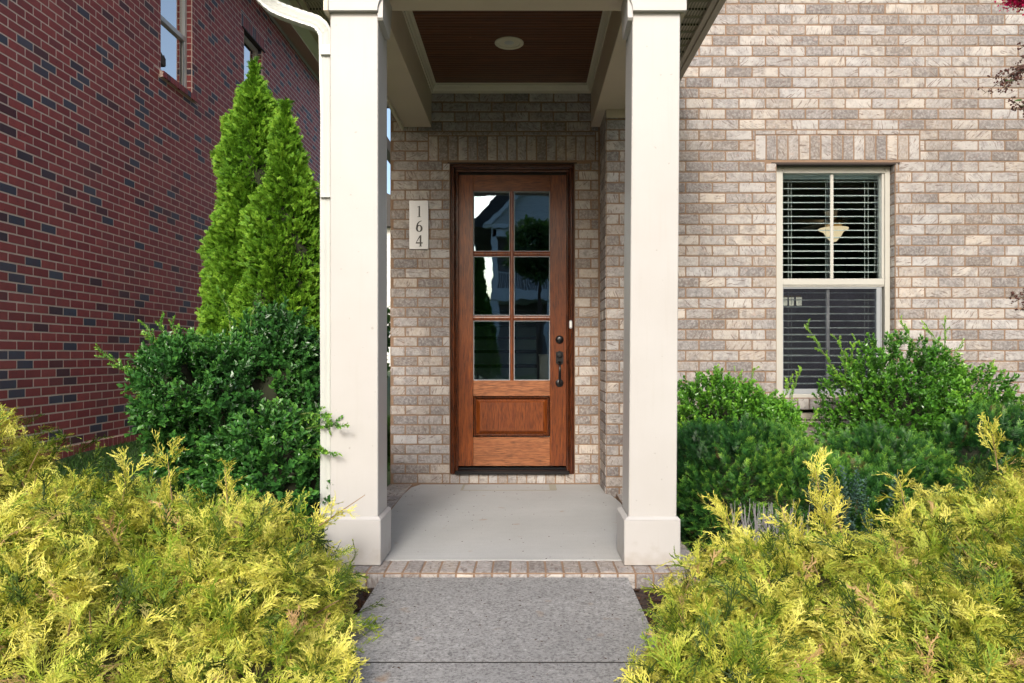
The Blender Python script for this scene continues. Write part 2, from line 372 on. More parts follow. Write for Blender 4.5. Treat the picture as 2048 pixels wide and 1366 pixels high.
M['road'] = concrete('asphalt_road', (.09, .09, .09), True)
M['rail_white'] = simple('white_rail', (.75, .75, .72), .5)
M['dark_wall'] = simple('dark_brick_far', (.05, .035, .035), .85)

# ------------------------------------------------------------------ fast mesh from arrays
def mesh_np(name, V, polys_idx, polys_tot, attrs, mats, parent=None, midx=None, smooth=False):
    me = bpy.data.meshes.new(name); me.vertices.add(len(V)); me.vertices.foreach_set('co', V.astype(np.float32).ravel())
    me.loops.add(len(polys_idx)); me.loops.foreach_set('vertex_index', polys_idx.astype(np.int32))
    me.polygons.add(len(polys_tot)); st = np.concatenate([[0], np.cumsum(polys_tot)[:-1]]).astype(np.int32)
    me.polygons.foreach_set('loop_start', st); me.polygons.foreach_set('loop_total', polys_tot.astype(np.int32))
    if midx is not None: me.polygons.foreach_set('material_index', midx.astype(np.int32))
    for an, av in (attrs or {}).items():
        at = me.attributes.new(an, 'FLOAT_COLOR', 'POINT'); c = np.ones((len(V), 4), np.float32); c[:, :3] = av; at.data.foreach_set('color', c.ravel())
    me.polygons.foreach_set('use_smooth', np.zeros(len(polys_tot), dtype=bool))
    me.update(calc_edges=True)
    return finish(name, me, mats, parent, smooth)

class Proto:
    """small template: verts, faces, tip value per vertex; grows along +X, flat in XY"""
    def __init__(s): s.v = []; s.f = []; s.t = []
    def strip(s, p0, p1, w0, w1, nrm, t0, t1):
        p0 = Vector(p0); p1 = Vector(p1); d = (p1 - p0); 
        if d.length < 1e-6: return
        sd = d.cross(Vector(nrm)).normalized(); i = len(s.v)
        s.v += [p0 - sd * w0, p0 + sd * w0, p1 + sd * w1, p1 - sd * w1]; s.t += [t0, t0, t1, t1]; s.f.append((i, i + 1, i + 2, i + 3))
    def mesh(s, vs, fs, ts):
        i = len(s.v); s.v += [Vector(v) for v in vs]; s.f += [tuple(a + i for a in f) for f in fs]; s.t += ts
    def done(s):
        s.V = np.array([tuple(v) for v in s.v], np.float32); s.T = np.array(s.t, np.float32)
        s.idx = np.array([a for f in s.f for a in f], np.int64); s.tot = np.array([len(f) for f in s.f], np.int64); return s

def unit(a): return a / np.maximum(np.linalg.norm(a, axis=-1, keepdims=True), 1e-9)
class Foliage:
    def __init__(s, seed): s.rng = np.random.default_rng(seed); s.V = []; s.I = []; s.T = []; s.A = []; s.n = 0
    def add(s, protos, pos, dirs, nrm=None, scale=(.8, 1.2), tipadd=None, rbase=None, r2=None):
        rng = s.rng; K = len(pos); dirs = unit(dirs)
        if nrm is None: nrm = rng.normal(size=(K, 3))
        z = unit(nrm - (nrm * dirs).sum(1, keepdims=True) * dirs); y = np.cross(z, dirs)
        R = np.stack([dirs, y, z], axis=2)      # columns
        sc = rng.uniform(scale[0], scale[1], K) if isinstance(scale, tuple) else scale
        which = rng.integers(0, len(protos), K)
        r = rng.random(K) if rbase is None else np.clip(rbase, 0, 1); rr2 = rng.random(K) if r2 is None else r2
        ta = np.zeros(K) if tipadd is None else tipadd
        for j, p in enumerate(protos):
            m = np.nonzero(which == j)[0]
            if not len(m): continue
            v = np.einsum('kab,nb->kna', R[m], p.V) * sc[m][:, None, None] + pos[m][:, None, :]
            a = np.empty(v.shape, np.float32); a[:, :, 0] = r[m][:, None]; a[:, :, 1] = np.clip(p.T[None, :] + ta[m][:, None], 0, 1); a[:, :, 2] = rr2[m][:, None]
            n = len(p.V); idx = (p.idx[None, :] + (np.arange(len(m)) * n)[:, None] + s.n).ravel()
            s.V.append(v.reshape(-1, 3)); s.A.append(a.reshape(-1, 3)); s.I.append(idx); s.T.append(np.tile(p.tot, len(m))); s.n += n * len(m)
    def build(s, name, mat, parent=None):
        return mesh_np(name, np.concatenate(s.V), np.concatenate(s.I), np.concatenate(s.T), {'vc': np.concatenate(s.A)}, mat, parent)

def waves(seed, k=7, f=4.):
    r = np.random.default_rng(seed); d = unit(r.normal(size=(k, 3))) * r.uniform(.5, 1.6, (k, 1)) * f; ph = r.uniform(0, 6.28, k)
    return lambda p: np.sin(p @ d.T + ph).sum(1) / math.sqrt(k)
def sample_lobes(lobes, n, rng, zmin=0., lump=.10, depth=.25, freq=6., seed=1):
    """points near the surface of a union of ellipsoids -> pos, outward normal, depth fraction"""
    L = np.array(lobes, float); ar = (L[:, 3] * L[:, 5] + L[:, 4] * L[:, 5] + L[:, 3] * L[:, 4]); pr = ar / ar.sum()
    W = waves(seed, 8, freq); P_, N_, D_ = [], [], []; got = 0
    while got < n:
        m = n * 2; k = rng.choice(len(L), m, p=pr); d = unit(rng.normal(size=(m, 3)))
        keep = rng.random(m) < np.where(d[:, 1] < .35, 1., .35); d = d[keep]; k = k[keep]
        l = L[k]; dep = rng.random(len(k)) ** 1.6
        base = l[:, :3] + d * l[:, 3:]; rr = 1 + lump * W(base) - depth * dep
        p = l[:, :3] + d * l[:, 3:] * rr[:, None]
        q = ((p[:, None, :] - L[None, :, :3]) / L[None, :, 3:]) ; q = np.sqrt((q ** 2).sum(2)); q[np.arange(len(k)), k] = 9
        ok = (q.min(1) > .88 - .3 * dep) & (p[:, 2] > zmin)
        nn = unit(d / l[:, 3:]); P_.append(p[ok]); N_.append(nn[ok]); D_.append(dep[ok]); got += ok.sum()
    return np.concatenate(P_)[:n], np.concatenate(N_)[:n], np.concatenate(D_)[:n]
def core(name, lobes, k, mat, parent, zmin=-.05):
    bm = B()
    for i, l in enumerate(lobes):
        r = bmesh.ops.create_icosphere(bm, subdivisions=3, radius=1)
        for v in r['verts']:
            c = v.co.copy(); nz = 1 + .10 * math.sin(9 * c.x + i) * math.cos(8 * c.z + 2 * i)
            v.co = Vector((l[0] + c.x * l[3] * k * nz, l[1] + c.y * l[4] * k * nz, max(zmin, l[2] + c.z * l[5] * k * nz)))
    me = bpy.data.meshes.new(name); bm.to_mesh(me); bm.free(); return finish(name, me, mat, parent, True)
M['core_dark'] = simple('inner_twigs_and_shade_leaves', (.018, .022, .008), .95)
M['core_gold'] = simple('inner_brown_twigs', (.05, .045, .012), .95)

# ------------------------------------------------------------------ bricks
def rect_minus(u0, u1, v0, v1, holes):
    vs = sorted({v0, v1, *[h[2] for h in holes if v0 < h[2] < v1], *[h[3] for h in holes if v0 < h[3] < v1]}); out = []
    for a, b in zip(vs, vs[1:]):
        mid = (a + b) / 2; cuts = sorted([(max(u0, h[0]), min(u1, h[1])) for h in holes if h[2] < mid < h[3] and h[1] > u0 and h[0] < u1]); x = u0
        for c, d in cuts:
            if c > x: out.append((x, c, a, b))
            x = max(x, d)
        if x < u1: out.append((x, u1, a, b))
    return out
class Bricks:
    def __init__(s, seed, fine=True): s.r = random.Random(seed); s.V = []; s.I = []; s.T = []; s.C = []; s.M = []; s.fine = fine
    def one(s, u0, u1, v0, v1, to3, j=.0056, tone=None, prot=None, mi=0):
        if u1 - u0 < .022 or v1 - v0 < .022: return
        if prot is None: prot = .0042 if s.fine else .0016
        a, b, c, d = u0 + j, u1 - j, v0 + j, v1 - j; r = s.r
        nu, nv = ((6, 4) if (u1 - u0) > (v1 - v0) else (4, 6)) if s.fine else (2, 2)
        gu, gv = [{6: (0, .03, .35, .65, .97, 1), 4: (0, .09, .91, 1), 2: (0, 1)}[k] for k in (nu, nv)]
        i0 = len(s.V); rc = (r.random() if tone is None else tone, r.random(), r.random()); jit = .0016 if s.fine else .0012
        tilt = r.uniform(-.0012, .0012) * (1 if s.fine else .3); base = prot + r.uniform(-.0012, .0012) * (1 if s.fine else .5)
        for y in range(nv):
            for x in range(nu):
                u = a + (b - a) * gu[x]; v = c + (d - c) * gv[y]
                eu = x in (0, nu - 1); ev = y in (0, nv - 1); w_ = base + tilt * (x / (nu - 1) - .5)
                if s.fine:
                    if eu and ev: u += (.002 if x == 0 else -.002); v += (.002 if y == 0 else -.002)
                    u += r.uniform(-jit, jit); v += r.uniform(-jit, jit); w_ += r.uniform(-.0005, .0005) - (.0020 if (eu or ev) else 0)
                else: u += r.uniform(-jit, jit); v += r.uniform(-jit, jit)
                s.V.append(to3(u, v, w_)); s.C.append(rc)
        for y in range(nv - 1):
            for x in range(nu - 1):
                q = i0 + y * nu + x; s.I += [q, q + 1, q + nu + 1, q + nu]; s.T.append(4); s.M.append(mi)
        ring = [i0 + x for x in range(nu)] + [i0 + y * nu + nu - 1 for y in range(1, nv)] + [i0 + (nv - 1) * nu + x for x in range(nu - 2, -1, -1)] + [i0 + y * nu for y in range(nv - 2, 0, -1)]
        k0 = len(s.V)
        for q in ring:
            y, x = divmod(q - i0, nu); s.V.append(to3(a + (b - a) * gu[x], c + (d - c) * gv[y], -.004)); s.C.append(rc)
        n = len(ring)
        for q in range(n): s.I += [ring[(q + 1) % n], ring[q], k0 + q, k0 + (q + 1) % n]; s.T.append(4); s.M.append(mi)
    def field(s, u0, u1, v0, v1, to3, holes=(), uo=0., course=.0813, pitch=.2045, vo=None, half=.5):
        vo = v0 if vo is None else vo
        r0 = math.floor((v0 - vo) / course + 1e-6)
        k = r0
        while vo + k * course < v1 - 1e-6:
            a = max(v0, vo + k * course); b = min(v1, vo + (k + 1) * course); off = uo + (half * pitch if k % 2 else 0); n = math.floor((u0 - off) / pitch)
            while off + n * pitch < u1:
                x0 = max(u0, off + n * pitch); x1 = min(u1, off + (n + 1) * pitch); n += 1
                if x1 - x0 < .02: continue
                for (p, q, y0, y1) in rect_minus(x0, x1, a, b, [h for h in holes if h[1] > x0 and h[0] < x1 and h[3] > a and h[2] < b]): s.one(p, q, y0, y1, to3, j=.0056 if s.fine else .0070)
            k += 1
    def soldiers(s, u0, u1, v0, v1, n, to3, prot=None):
        for k in range(n): s.one(u0 + (u1 - u0) * k / n, u0 + (u1 - u0) * (k + 1) / n, v0, v1, to3, prot=prot)
    def slab(s, rects, to3, th, mi=1):
        for (a, b, c, d) in rects:
            i = len(s.V)
            for w_ in (0, -th):
                for (u, v) in ((a, c), (b, c), (b, d), (a, d)): s.V.append(to3(u, v, w_)); s.C.append((.5, .5, .5))
            for f in ((0, 1, 2, 3), (7, 6, 5, 4), (0, 4, 5, 1), (1, 5, 6, 2), (2, 6, 7, 3), (3, 7, 4, 0)): s.I += [i + q for q in f]; s.T.append(4); s.M.append(mi)
    def build(s, name, mats, parent=None):
        return mesh_np(name, np.array([tuple(v) for v in s.V], np.float32), np.array(s.I), np.array(s.T), {'bc': np.array(s.C, np.float32)}, mats, parent, np.array(s.M))

# ================================================================== SETTING: ground, path, porch floor
YD, YR, YF = 5.95, 5.538, 3.52       # door wall plane, right wall plane, front of porch edge
def ground_z(x, y):
    t = min(1, max(0, (y - 3.0) / 4)) * min(1, max(0, (-x - 1.2) / 2.2)); return -.075 + .20 * t + .01 * math.sin(3 * x) * math.cos(2.3 * y)
bm = B(); xs = [-120, -40, -15] + [-8 + .25 * i for i in range(65)] + [15, 40, 120]; ys = [-120, -60, -20, -4] + [0 + .25 * i for i in range(57)] + [20, 40, 80, 160]
g = [[bm.verts.new((x, y, ground_z(x, y))) for x in xs] for y in ys]
for j in range(len(ys) - 1):
    for i in range(len(xs) - 1): 
        f = bm.faces.new((g[j][i], g[j][i + 1], g[j + 1][i + 1], g[j + 1][i])); cx = (xs[i] + xs[i + 1]) / 2; cy = (ys[j] + ys[j + 1]) / 2
        f.material_index = 0 if (cy < 6.0 and -3.4 < cx < 4.6 and cy > 1.6) else 1
tag(obj('ground', bm, [M['soil'], M['lawn']], None, True), None, None, None, 'structure')
bm = B(); box(bm, -120, 120, -14.5, -8.5, -.2, -.06, 0)
tag(obj('road', bm, M['road']), None, None, None, 'structure')
# path: slabs with a tooled joint
def slab_mesh(bm, x0, x1, y0, y1, z0, z1, bev=0): box(bm, x0, x1, y0, y1, z0, z1, bev)
bm = B(); jy = 2.54
slab_mesh(bm, -.70, .50, jy + .006, 3.508, -.13, -.018); slab_mesh(bm, -.70, .50, 1.33, jy - .006, -.13, -.018)
slab_mesh(bm, -.70, .50, .12, 1.322, -.13, -.018)
for k in range(7): slab_mesh(bm, -.70, .50, -1.1 - 1.21 * k, .112 - 1.21 * k, -.13, -.018)
box(bm, -.69, .49, -8.3, 3.5, -.16, -.075, 0)
box(bm, -.70, .50, jy - .006, jy + .006, -.12, -.0188, 0, 1)
tag(obj('path', bm, [M['conc_path'], M['seal']]), None, None, None, 'structure')
# porch slab (concrete) with clipped rear corners, brick edging round it
bm = B()
pts = [(-.905, 3.744), (.685, 3.744), (.69, 5.2), (.66, 5.48), (.615, 5.53), (.615, 5.94), (-.86, 5.94), (-.92, 5.80), (-.93, 5.5)]
prism(bm, pts, 'z', -.10, 0.0)
bmesh.ops.bevel(bm, geom=[e for e in bm.edges if all(v.co.z > -.01 for v in e.verts)], offset=.006, segments=2, affect='EDGES')
tag(obj('porch_floor', bm, M['conc_porch']), None, None, None, 'structure')
M['mat_stain'] = concrete('pale_doormat_mark', (.36, .345, .27), False, True)
bm = B(); 
for (x0, x1, y0, y1) in ((PX(925, 5.86), PX(1110, 5.86), 5.66, 5.68), (PX(1098, 5.86), PX(1112, 5.86), 5.68, 5.92), (PX(925, 5.86), PX(930, 5.86), 5.68, 5.92)): box(bm, x0, x1, y0, y1, .0005, .0015, 0)
tag(obj('doormat_outline', bm, M['mat_stain']), 'faint rectangular outline left by a doormat on the porch floor', 'floor mark')
br = Bricks(5)
top = lambda u, v, w_: (u, v, -.004 + w_)
front = lambda u, v, w_: (u, 3.527 - w_, v)
n = 25; wb = (1.0 + 1.20) / n
for k in range(n):
    u = -1.13 + k * wb; br.one(u, u + wb, 3.532, 3.742, top, .0055, tone=br.r.uniform(.0, .45), prot=.0045)
    br.one(u, u + wb, -.085, -.004, front, .0045)
for k in range(9): br.one(-1.12, -.93, 3.742 + .245 * k, 3.742 + .245 * (k + 1), top, .005, prot=.0045)
for k in range(7): br.one(.70, .90, 3.742 + .255 * k, 3.742 + .255 * (k + 1), top, .005, prot=.0045)
br.slab([(-1.13, 1.07, 3.53, 3.738)], lambda u, v, w_: (u, v, -.004 + w_), .12)
br.slab([(-1.12, -.92, 3.745, 5.93), (.70, .90, 3.745, 5.53)], lambda u, v, w_: (u, v, -.004 + w_), .12)
tag(br.build('brick_edging', [M['brick_pale'], M['mortar_pale']]), None, None, None, 'structure')

# ================================================================== THE HOUSE
house = thing('brick_house', 'pale whitewashed brick house with a cream columned porch and wooden front door', 'house', (1.5, 5.9, 0))
XC = .622; XL = -1.112
WX0, WX1, WZ0, WZ1 = PX(1553, YR), PX(1790, YR), PZ(796, YR), PZ(326, YR)
DX0, DX1, DZ1 = PX(900, YD), PX(1149, YD), PZ(326, YD)
fr = lambda u, v, w_: (u, YR - w_, v)
dr = lambda u, v, w_: (u, YD - w_, v)
# right front wall
b1 = Bricks(11)
sZ0, sZ1 = PZ(321, YR), PZ(270, YR); sX0, sX1 = PX(1510, YR), PX(1839, YR); tz = PZ(260, YR)
sillz = PZ(820, YR)
holes = [(WX0, WX1, WZ0 - .0, WZ1), (sX0, sX1, sZ0, tz), (WX0 - .03, WX1 + .03, sillz, WZ0), (WX0, WX1, .10, sillz)]
vo = tz - 60 * .0808
b1.field(XC, 6.2, -.1, 4.9, fr, holes, uo=XC, course=.0808, vo=vo, pitch=.2045)
b1.soldiers(sX0, sX1, sZ0, sZ1, 15, fr)
for k in range(8): b1.one(sX0 + (sX1 - sX0) * k / 8, sX0 + (sX1 - sX0) * (k + 1) / 8, sZ1, tz, fr, .0045)
# brick sill (headers standing proud)
ns = 11
for k in range(ns): b1.one(WX0 - .03 + (WX1 - WX0 + .06) * k / ns, WX0 - .03 + (WX1 - WX0 + .06) * (k + 1) / ns, sillz + .004, WZ0, fr, .004, prot=.045)
b1.slab([(WX0 - .025, WX1 + .025, sillz + .008, WZ0 - .004)], lambda u, v, w_: (u, YR - .03 - w_, v), .03)
# window jambs in brick
for (xx, sg) in ((WX1, 1), (WX0, -1)):
    jm = (lambda xx, sg: lambda u, v, w_: (xx - sg * w_ * .6, YR + u, v))(xx, sg)
    b1.field(.004, .10, WZ0, WZ1, jm, (), uo=-.1, course=.0808, vo=vo)
b1.slab(rect_minus(XC + .002, 6.2, -.3, 7.0, [(WX0, WX1, WZ0, WZ1), (WX0, WX1, .1, sillz)]), fr, .16)
# corner return between the two planes (faces -X)
rt = lambda u, v, w_: (XC - w_ * 1.0, YR + u, v)
b1.field(.0, YD - YR - .003, -.02, 3.05, rt, (), uo=0., course=.0808, vo=vo)
b1.slab([(.002, YD - YR, -.3, 7)], lambda u, v, w_: (XC + .003 + w_ * 0 + (0 if w_ == 0 else .1), YR + u, v), .1)
b1.build('front_wall', [M['brick_pale'], M['mortar_pale']], house)
M['lintel'] = simple('rusty_steel_lintel', (.035, .022, .016), .7)
bm = B(); box(bm, WX0 - .04, WX1 + .04, YR - .003, YR + .12, WZ1 - .012, WZ1 + .005, .001); obj('window_lintel', bm, M['lintel'], house)
# door wall
b2 = Bricks(21)
dZs0, dZs1, dtz = PZ(322, YD), PZ(271.5, YD), PZ(263, YD); dX0, dX1 = PX(857, YD), PX(1191, YD)
dvo = dtz - 60 * .0808
b2.field(XL, XC - .012, 0.0, 3.5, dr, [(DX0, DX1, -1, DZ1), (dX0, dX1, dZs0, dtz)], uo=XL + .02, course=.0808, vo=dvo)
b2.soldiers(dX0, dX1, dZs0, dZs1, 17, dr)
for k in range(7): b2.one(dX0 + (dX1 - dX0) * k / 7, dX0 + (dX1 - dX0) * (k + 1) / 7, dZs1, dtz, dr, .0045, tone=.3)
nt_ = 13
for k in range(nt_): b2.one(DX0 + (DX1 - DX0) * k / nt_, DX0 + (DX1 - DX0) * (k + 1) / nt_, .003, .083, dr, .0045)
b2.slab(rect_minus(XL, XC + .1, -.3, 3.7, [(DX0, DX1, .085, DZ1)]), dr, .16)
sd_ = lambda u, v, w_: (XL - w_, YD + u, v)
b2.field(0.01, 1.2, -.05, 3.4, sd_, (), uo=0, course=.0808, vo=dvo)
b2.build('entry_wall', [M['brick_pale'], M['mortar_pale']], house)
# shell of the rest of the house so it is closed behind
bm = B(); box(bm, XL + .005, XL + .16, YD + .161, 14, -.3, 7, 0); box(bm, XL + .16, 6.2, 13.84, 14, -.3, 7, 0); box(bm, 6.2, 6.36, YR, 14, -.3, 7, 0)
box(bm, XL + .005, XC, YR + .004, YD, 3.72, 7, 0); box(bm, XL + .16, XC + .1, YD + .162, 13.84, 2.98, 3.1, 0); box(bm, XC + .1, 6.2, YR + .17, 13.84, 2.98, 3.1, 0); box(bm, XL + .16, 6.2, YD + .17, 13.84, -.1, .04, 0)
box(bm, XC + .105, XC + .2, YR + .165, 13.8, .04, 2.98, 0)
obj('interior_shell', bm, M['plaster'], house)
bm = B(); prism(bm, [(4.9, 6.9), (14.6, 6.9), (14.6, 7.05), (9.7, 9.8), (4.9, 7.05)], 'x', XL - .4, 6.7); obj('roof', bm, M['roof'], house)

# ---- door
door = B()
yd0 = YD + .035                     # front face of the door leaf
LX0, LX1, LZ0, LZ1 = PX(916, yd0), PX(1133, yd0), PZ(932, yd0), PZ(350, yd0)
GX = [(PX(946.5, yd0), PX(1020, yd0)), (PX(1027.5, yd0), PX(1100, yd0))]; GZ = [(PZ(502.5, yd0), PZ(382, yd0)), (PZ(631, yd0), PZ(512, yd0)), (PZ(761, yd0), PZ(641, yd0))]
XS0, XS1 = GX[0][0], GX[1][1]
box(door, LX0, XS0 - .001, yd0, yd0 + .044, LZ0, LZ1, .002); box(door, XS1 + .001, LX1, yd0, yd0 + .044, LZ0, LZ1, .002)
d_obj = obj('door', door, M['wood_v'], house, label='mahogany front door with six glass panes over one raised panel')
bm = B(); box(bm, XS0, XS1, yd0 + .001, yd0 + .043, GZ[0][1] , LZ1, .002); obj('top_rail', bm, M['wood_h'], d_obj)
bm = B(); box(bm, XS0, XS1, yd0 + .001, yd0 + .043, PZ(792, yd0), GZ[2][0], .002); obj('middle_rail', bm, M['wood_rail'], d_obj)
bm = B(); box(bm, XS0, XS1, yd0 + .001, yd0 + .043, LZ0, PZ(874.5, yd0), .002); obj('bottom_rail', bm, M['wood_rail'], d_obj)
# muntins with a rounded nose
def bar(bm, x0, x1, z0, z1, vertical):
    yb = yd0 + .03; yf = yd0 + .006
    if vertical:
        c = (x0 + x1) / 2; prism(bm, [(x0, yb), (x0, yf + .008), (x0 + (c - x0) * .5, yf + .002), (c, yf), (x1 - (x1 - c) * .5, yf + .002), (x1, yf + .008), (x1, yb)], 'z', z0, z1)
    else:
        c = (z0 + z1) / 2; prism(bm, [(yb, z0), (yf + .008, z0), (yf + .002, z0 + (c - z0) * .5), (yf, c), (yf + .002, z1 - (z1 - c) * .5), (yf + .008, z1), (yb, z1)], 'x', x0, x1)
bm = B(); bar(bm, GX[0][1], GX[1][0], GZ[2][0] + .0005, GZ[0][1] - .0005, True)
for a, b in ((GZ[1][1], GZ[0][0]), (GZ[2][1], GZ[1][0])): bar(bm, GX[0][0] + .0005, GX[0][1] - .0005, a, b, False); bar(bm, GX[1][0] + .0005, GX[1][1] - .0005, a, b, False)
obj('muntin', bm, M['wood_v'], d_obj, autosmooth=50)
# thin dark bead around every pane, then the pane
for (x0, x1) in GX:
    for (z0, z1) in GZ:
        bm = B(); e = .006
        for q in ((x0, x0 + e, z0, z1), (x1 - e, x1, z0, z1), (x0 + e, x1 - e, z0, z0 + e), (x0 + e, x1 - e, z1 - e, z1)): box(bm, q[0], q[1], yd0 + .016, yd0 + .026, q[2], q[3], .001)
        obj('pane_bead', bm, M['frame_grey'], d_obj)
        bm = B(); box(bm, x0 + .002, x1 - .002, yd0 + .022, yd0 + .026, z0 + .002, z1 - .002, 0); obj('glass_pane', bm, M['glass_door'], d_obj)
# raised panel
pz0, pz1 = PZ(873.5, yd0), PZ(793, yd0)
bm = B(); cx0, cx1 = XS0 + .001, XS1 - .001
def frust(bm, x0, x1, z0, z1, y, x0b, x1b, z0b, z1b, yb):
    A = [bm.verts.new((p[0], y, p[1])) for p in ((x0, z0), (x1, z0), (x1, z1), (x0, z1))]; C = [bm.verts.new((p[0], yb, p[1])) for p in ((x0b, z0b), (x1b, z0b), (x1b, z1b), (x0b, z1b))]
    bm.faces.new(A)
    for i in range(4): bm.faces.new((A[i], A[(i + 1) % 4], C[(i + 1) % 4], C[i]))
    return C
frust(bm, cx0 + .055, cx1 - .055, pz0 + .05, pz1 - .05, yd0 + .008, cx0 + .022, cx1 - .022, pz0 + .02, pz1 - .02, yd0 + .030)
box(bm, cx0, cx1, yd0 + .030, yd0 + .04, pz0, pz1, 0)
obj('raised_panel', bm, M['wood_v'], d_obj)
bm = B(); e = .018
for q in ((cx0, cx0 + e, pz0, pz1), (cx1 - e, cx1, pz0, pz1), (cx0 + e, cx1 - e, pz0, pz0 + e), (cx0 + e, cx1 - e, pz1 - e, pz1)): box(bm, q[0], q[1], yd0 + .008, yd0 + .032, q[2], q[3], .006)
obj('panel_moulding', bm, M['wood_frame'], d_obj)
# handle set
hx = PX(1119, yd0)
bm = B(); dz = PZ(679, yd0); lathe(bm, [(.034, 0), (.034, -.008), (.029, -.014), (.022, -.018), (.022, -.024), (.016, -.027), (.001, -.027)], (hx, yd0 - .0005, dz), 'y', 32)
box(bm, hx - .0018, hx + .0018, yd0 - .029, yd0 - .026, dz - .008, dz + .008, 0)
obj('deadbolt', bm, M['dark_metal'], d_obj, autosmooth=35)
bm = B(); hz = PZ(715, yd0)
w2 = .031; hh = .056
prism(bm, [(hx - w2, hz - hh * .8), (hx - w2 * .55, hz - hh), (hx + w2 * .55, hz - hh), (hx + w2, hz - hh * .8), (hx + w2, hz + hh * .8), (hx + w2 * .5, hz + hh * .88), (hx, hz + hh), (hx - w2 * .5, hz + hh * .88), (hx - w2, hz + hh * .8)], 'y', yd0 - .010, yd0 - .0005)
lathe(bm, [(.024, 0), (.024, -.007), (.017, -.011), (.017, -.016), (.001, -.017)], (hx, yd0 - .010, hz + .018), 'y', 28)
box(bm, hx - .017, hx + .017, yd0 - .045, yd0 - .010, hz - .036, hz - .029, .003)     # thumb piece
gp = [(hx, yd0 - .012, hz - .045), (hx, yd0 - .040, hz - .052), (hx, yd0 - .062, hz - .075), (hx, yd0 - .066, hz - .11), (hx, yd0 - .060, hz - .15), (hx, yd0 - .045, hz - .185), (hx, yd0 - .028, hz - .205), (hx, yd0 - .010, hz - .215)]
tube(bm, gp, [.008, .008, .0085, .0105, .0105, .009, .008, .009], 12)
lathe(bm, [(.033, 0), (.033, -.006), (.026, -.010), (.018, -.013), (.001, -.014)], (hx, yd0 - .0005, hz - .212), 'y', 32)
obj('handle', bm, M['dark_metal'], d_obj, autosmooth=40)
# door frame: stepped brick mould with jambs
fo = obj_frame = B()
def frame_ring(bm, x0, x1, z0, z1, wd, y0, y1, bev=.003, bev2=None):
    box(bm, x0, x0 + wd, y0, y1, z0, z1 - wd, bev); box(bm, x1 - wd, x1, y0, y1, z0, z1 - wd, bev)
fz = .083
bm = B(); X0, X1, Z1 = DX0 + .004, DX1 - .004, DZ1 - .006
for (o_, wd, y0) in ((0, .014, YD - .004), (.014, .020, YD - .016), (.034, .010, YD - .010), (.044, .020, YD + .004)):
    for (a, b) in ((X0 + o_, X0 + o_ + wd), (X1 - o_ - wd, X1 - o_)): box(bm, a, b, y0, YD + .12, fz, Z1 - o_ - wd, .004)
df = obj('door_frame', bm, M['wood_frame'], house)
bm = B(); box(bm, DX0 - .02, DX1 + .02, YD - .003, YD + .12, DZ1 - .005, DZ1 + .005, .001); obj('door_lintel', bm, M['lintel'], house)
bm = B()
for (o_, wd, y0) in ((0, .014, YD - .0045), (.014, .020, YD - .0165), (.034, .010, YD - .0105), (.044, .022, YD + .0035)): box(bm, X0 + o_, X1 - o_, y0, YD + .12, Z1 - o_ - wd, Z1 - o_, .004)
obj('frame_head', bm, M['wood_frame_h'], df)
bm = B(); box(bm, LX0 - .012, LX1 + .012, yd0 + .02, yd0 + .09, LZ1 - .001, LZ1 + .02, 0); obj('weather_seal', bm, M['seal'], df)
bm = B(); prism(bm, [(YD - .03, .084), (YD + .12, .084), (YD + .12, .135), (YD + .03, .130), (YD + .02, .118), (YD - .03, .100)], 'x', LX0 - .02, LX1 + .02)
box(bm, LX0 - .005, LX1 + .005, YD - .02, YD - .012, .1015, .108, .001)
obj('threshold', bm, M['dark_metal'], df)
# doorbell
db = thing('doorbell', 'small pill-shaped white doorbell button on the right side of the door frame', 'doorbell', (PX(1141, YD), YD - .018, PZ(649, YD)))
x, z = PX(1141, YD), PZ(649, YD)
def pill(bm, x, z, r, hh, y0, y1):
    p = [(x + r * math.cos(a), z + hh + r * math.sin(a)) for a in [math.pi * k / 10 for k in range(11)]] + [(x + r * math.cos(a), z - hh + r * math.sin(a)) for a in [math.pi + math.pi * k / 10 for k in range(11)]]
    prism(bm, p, 'y', y0, y1)
bm = B(); pill(bm, x, z, .012, .022, YD - .024, YD - .014); obj('casing', bm, M['steel'], db)
bm = B(); pill(bm, x, z, .007, .018, YD - .028, YD - .0242); obj('button', bm, M['rail_white'], db)
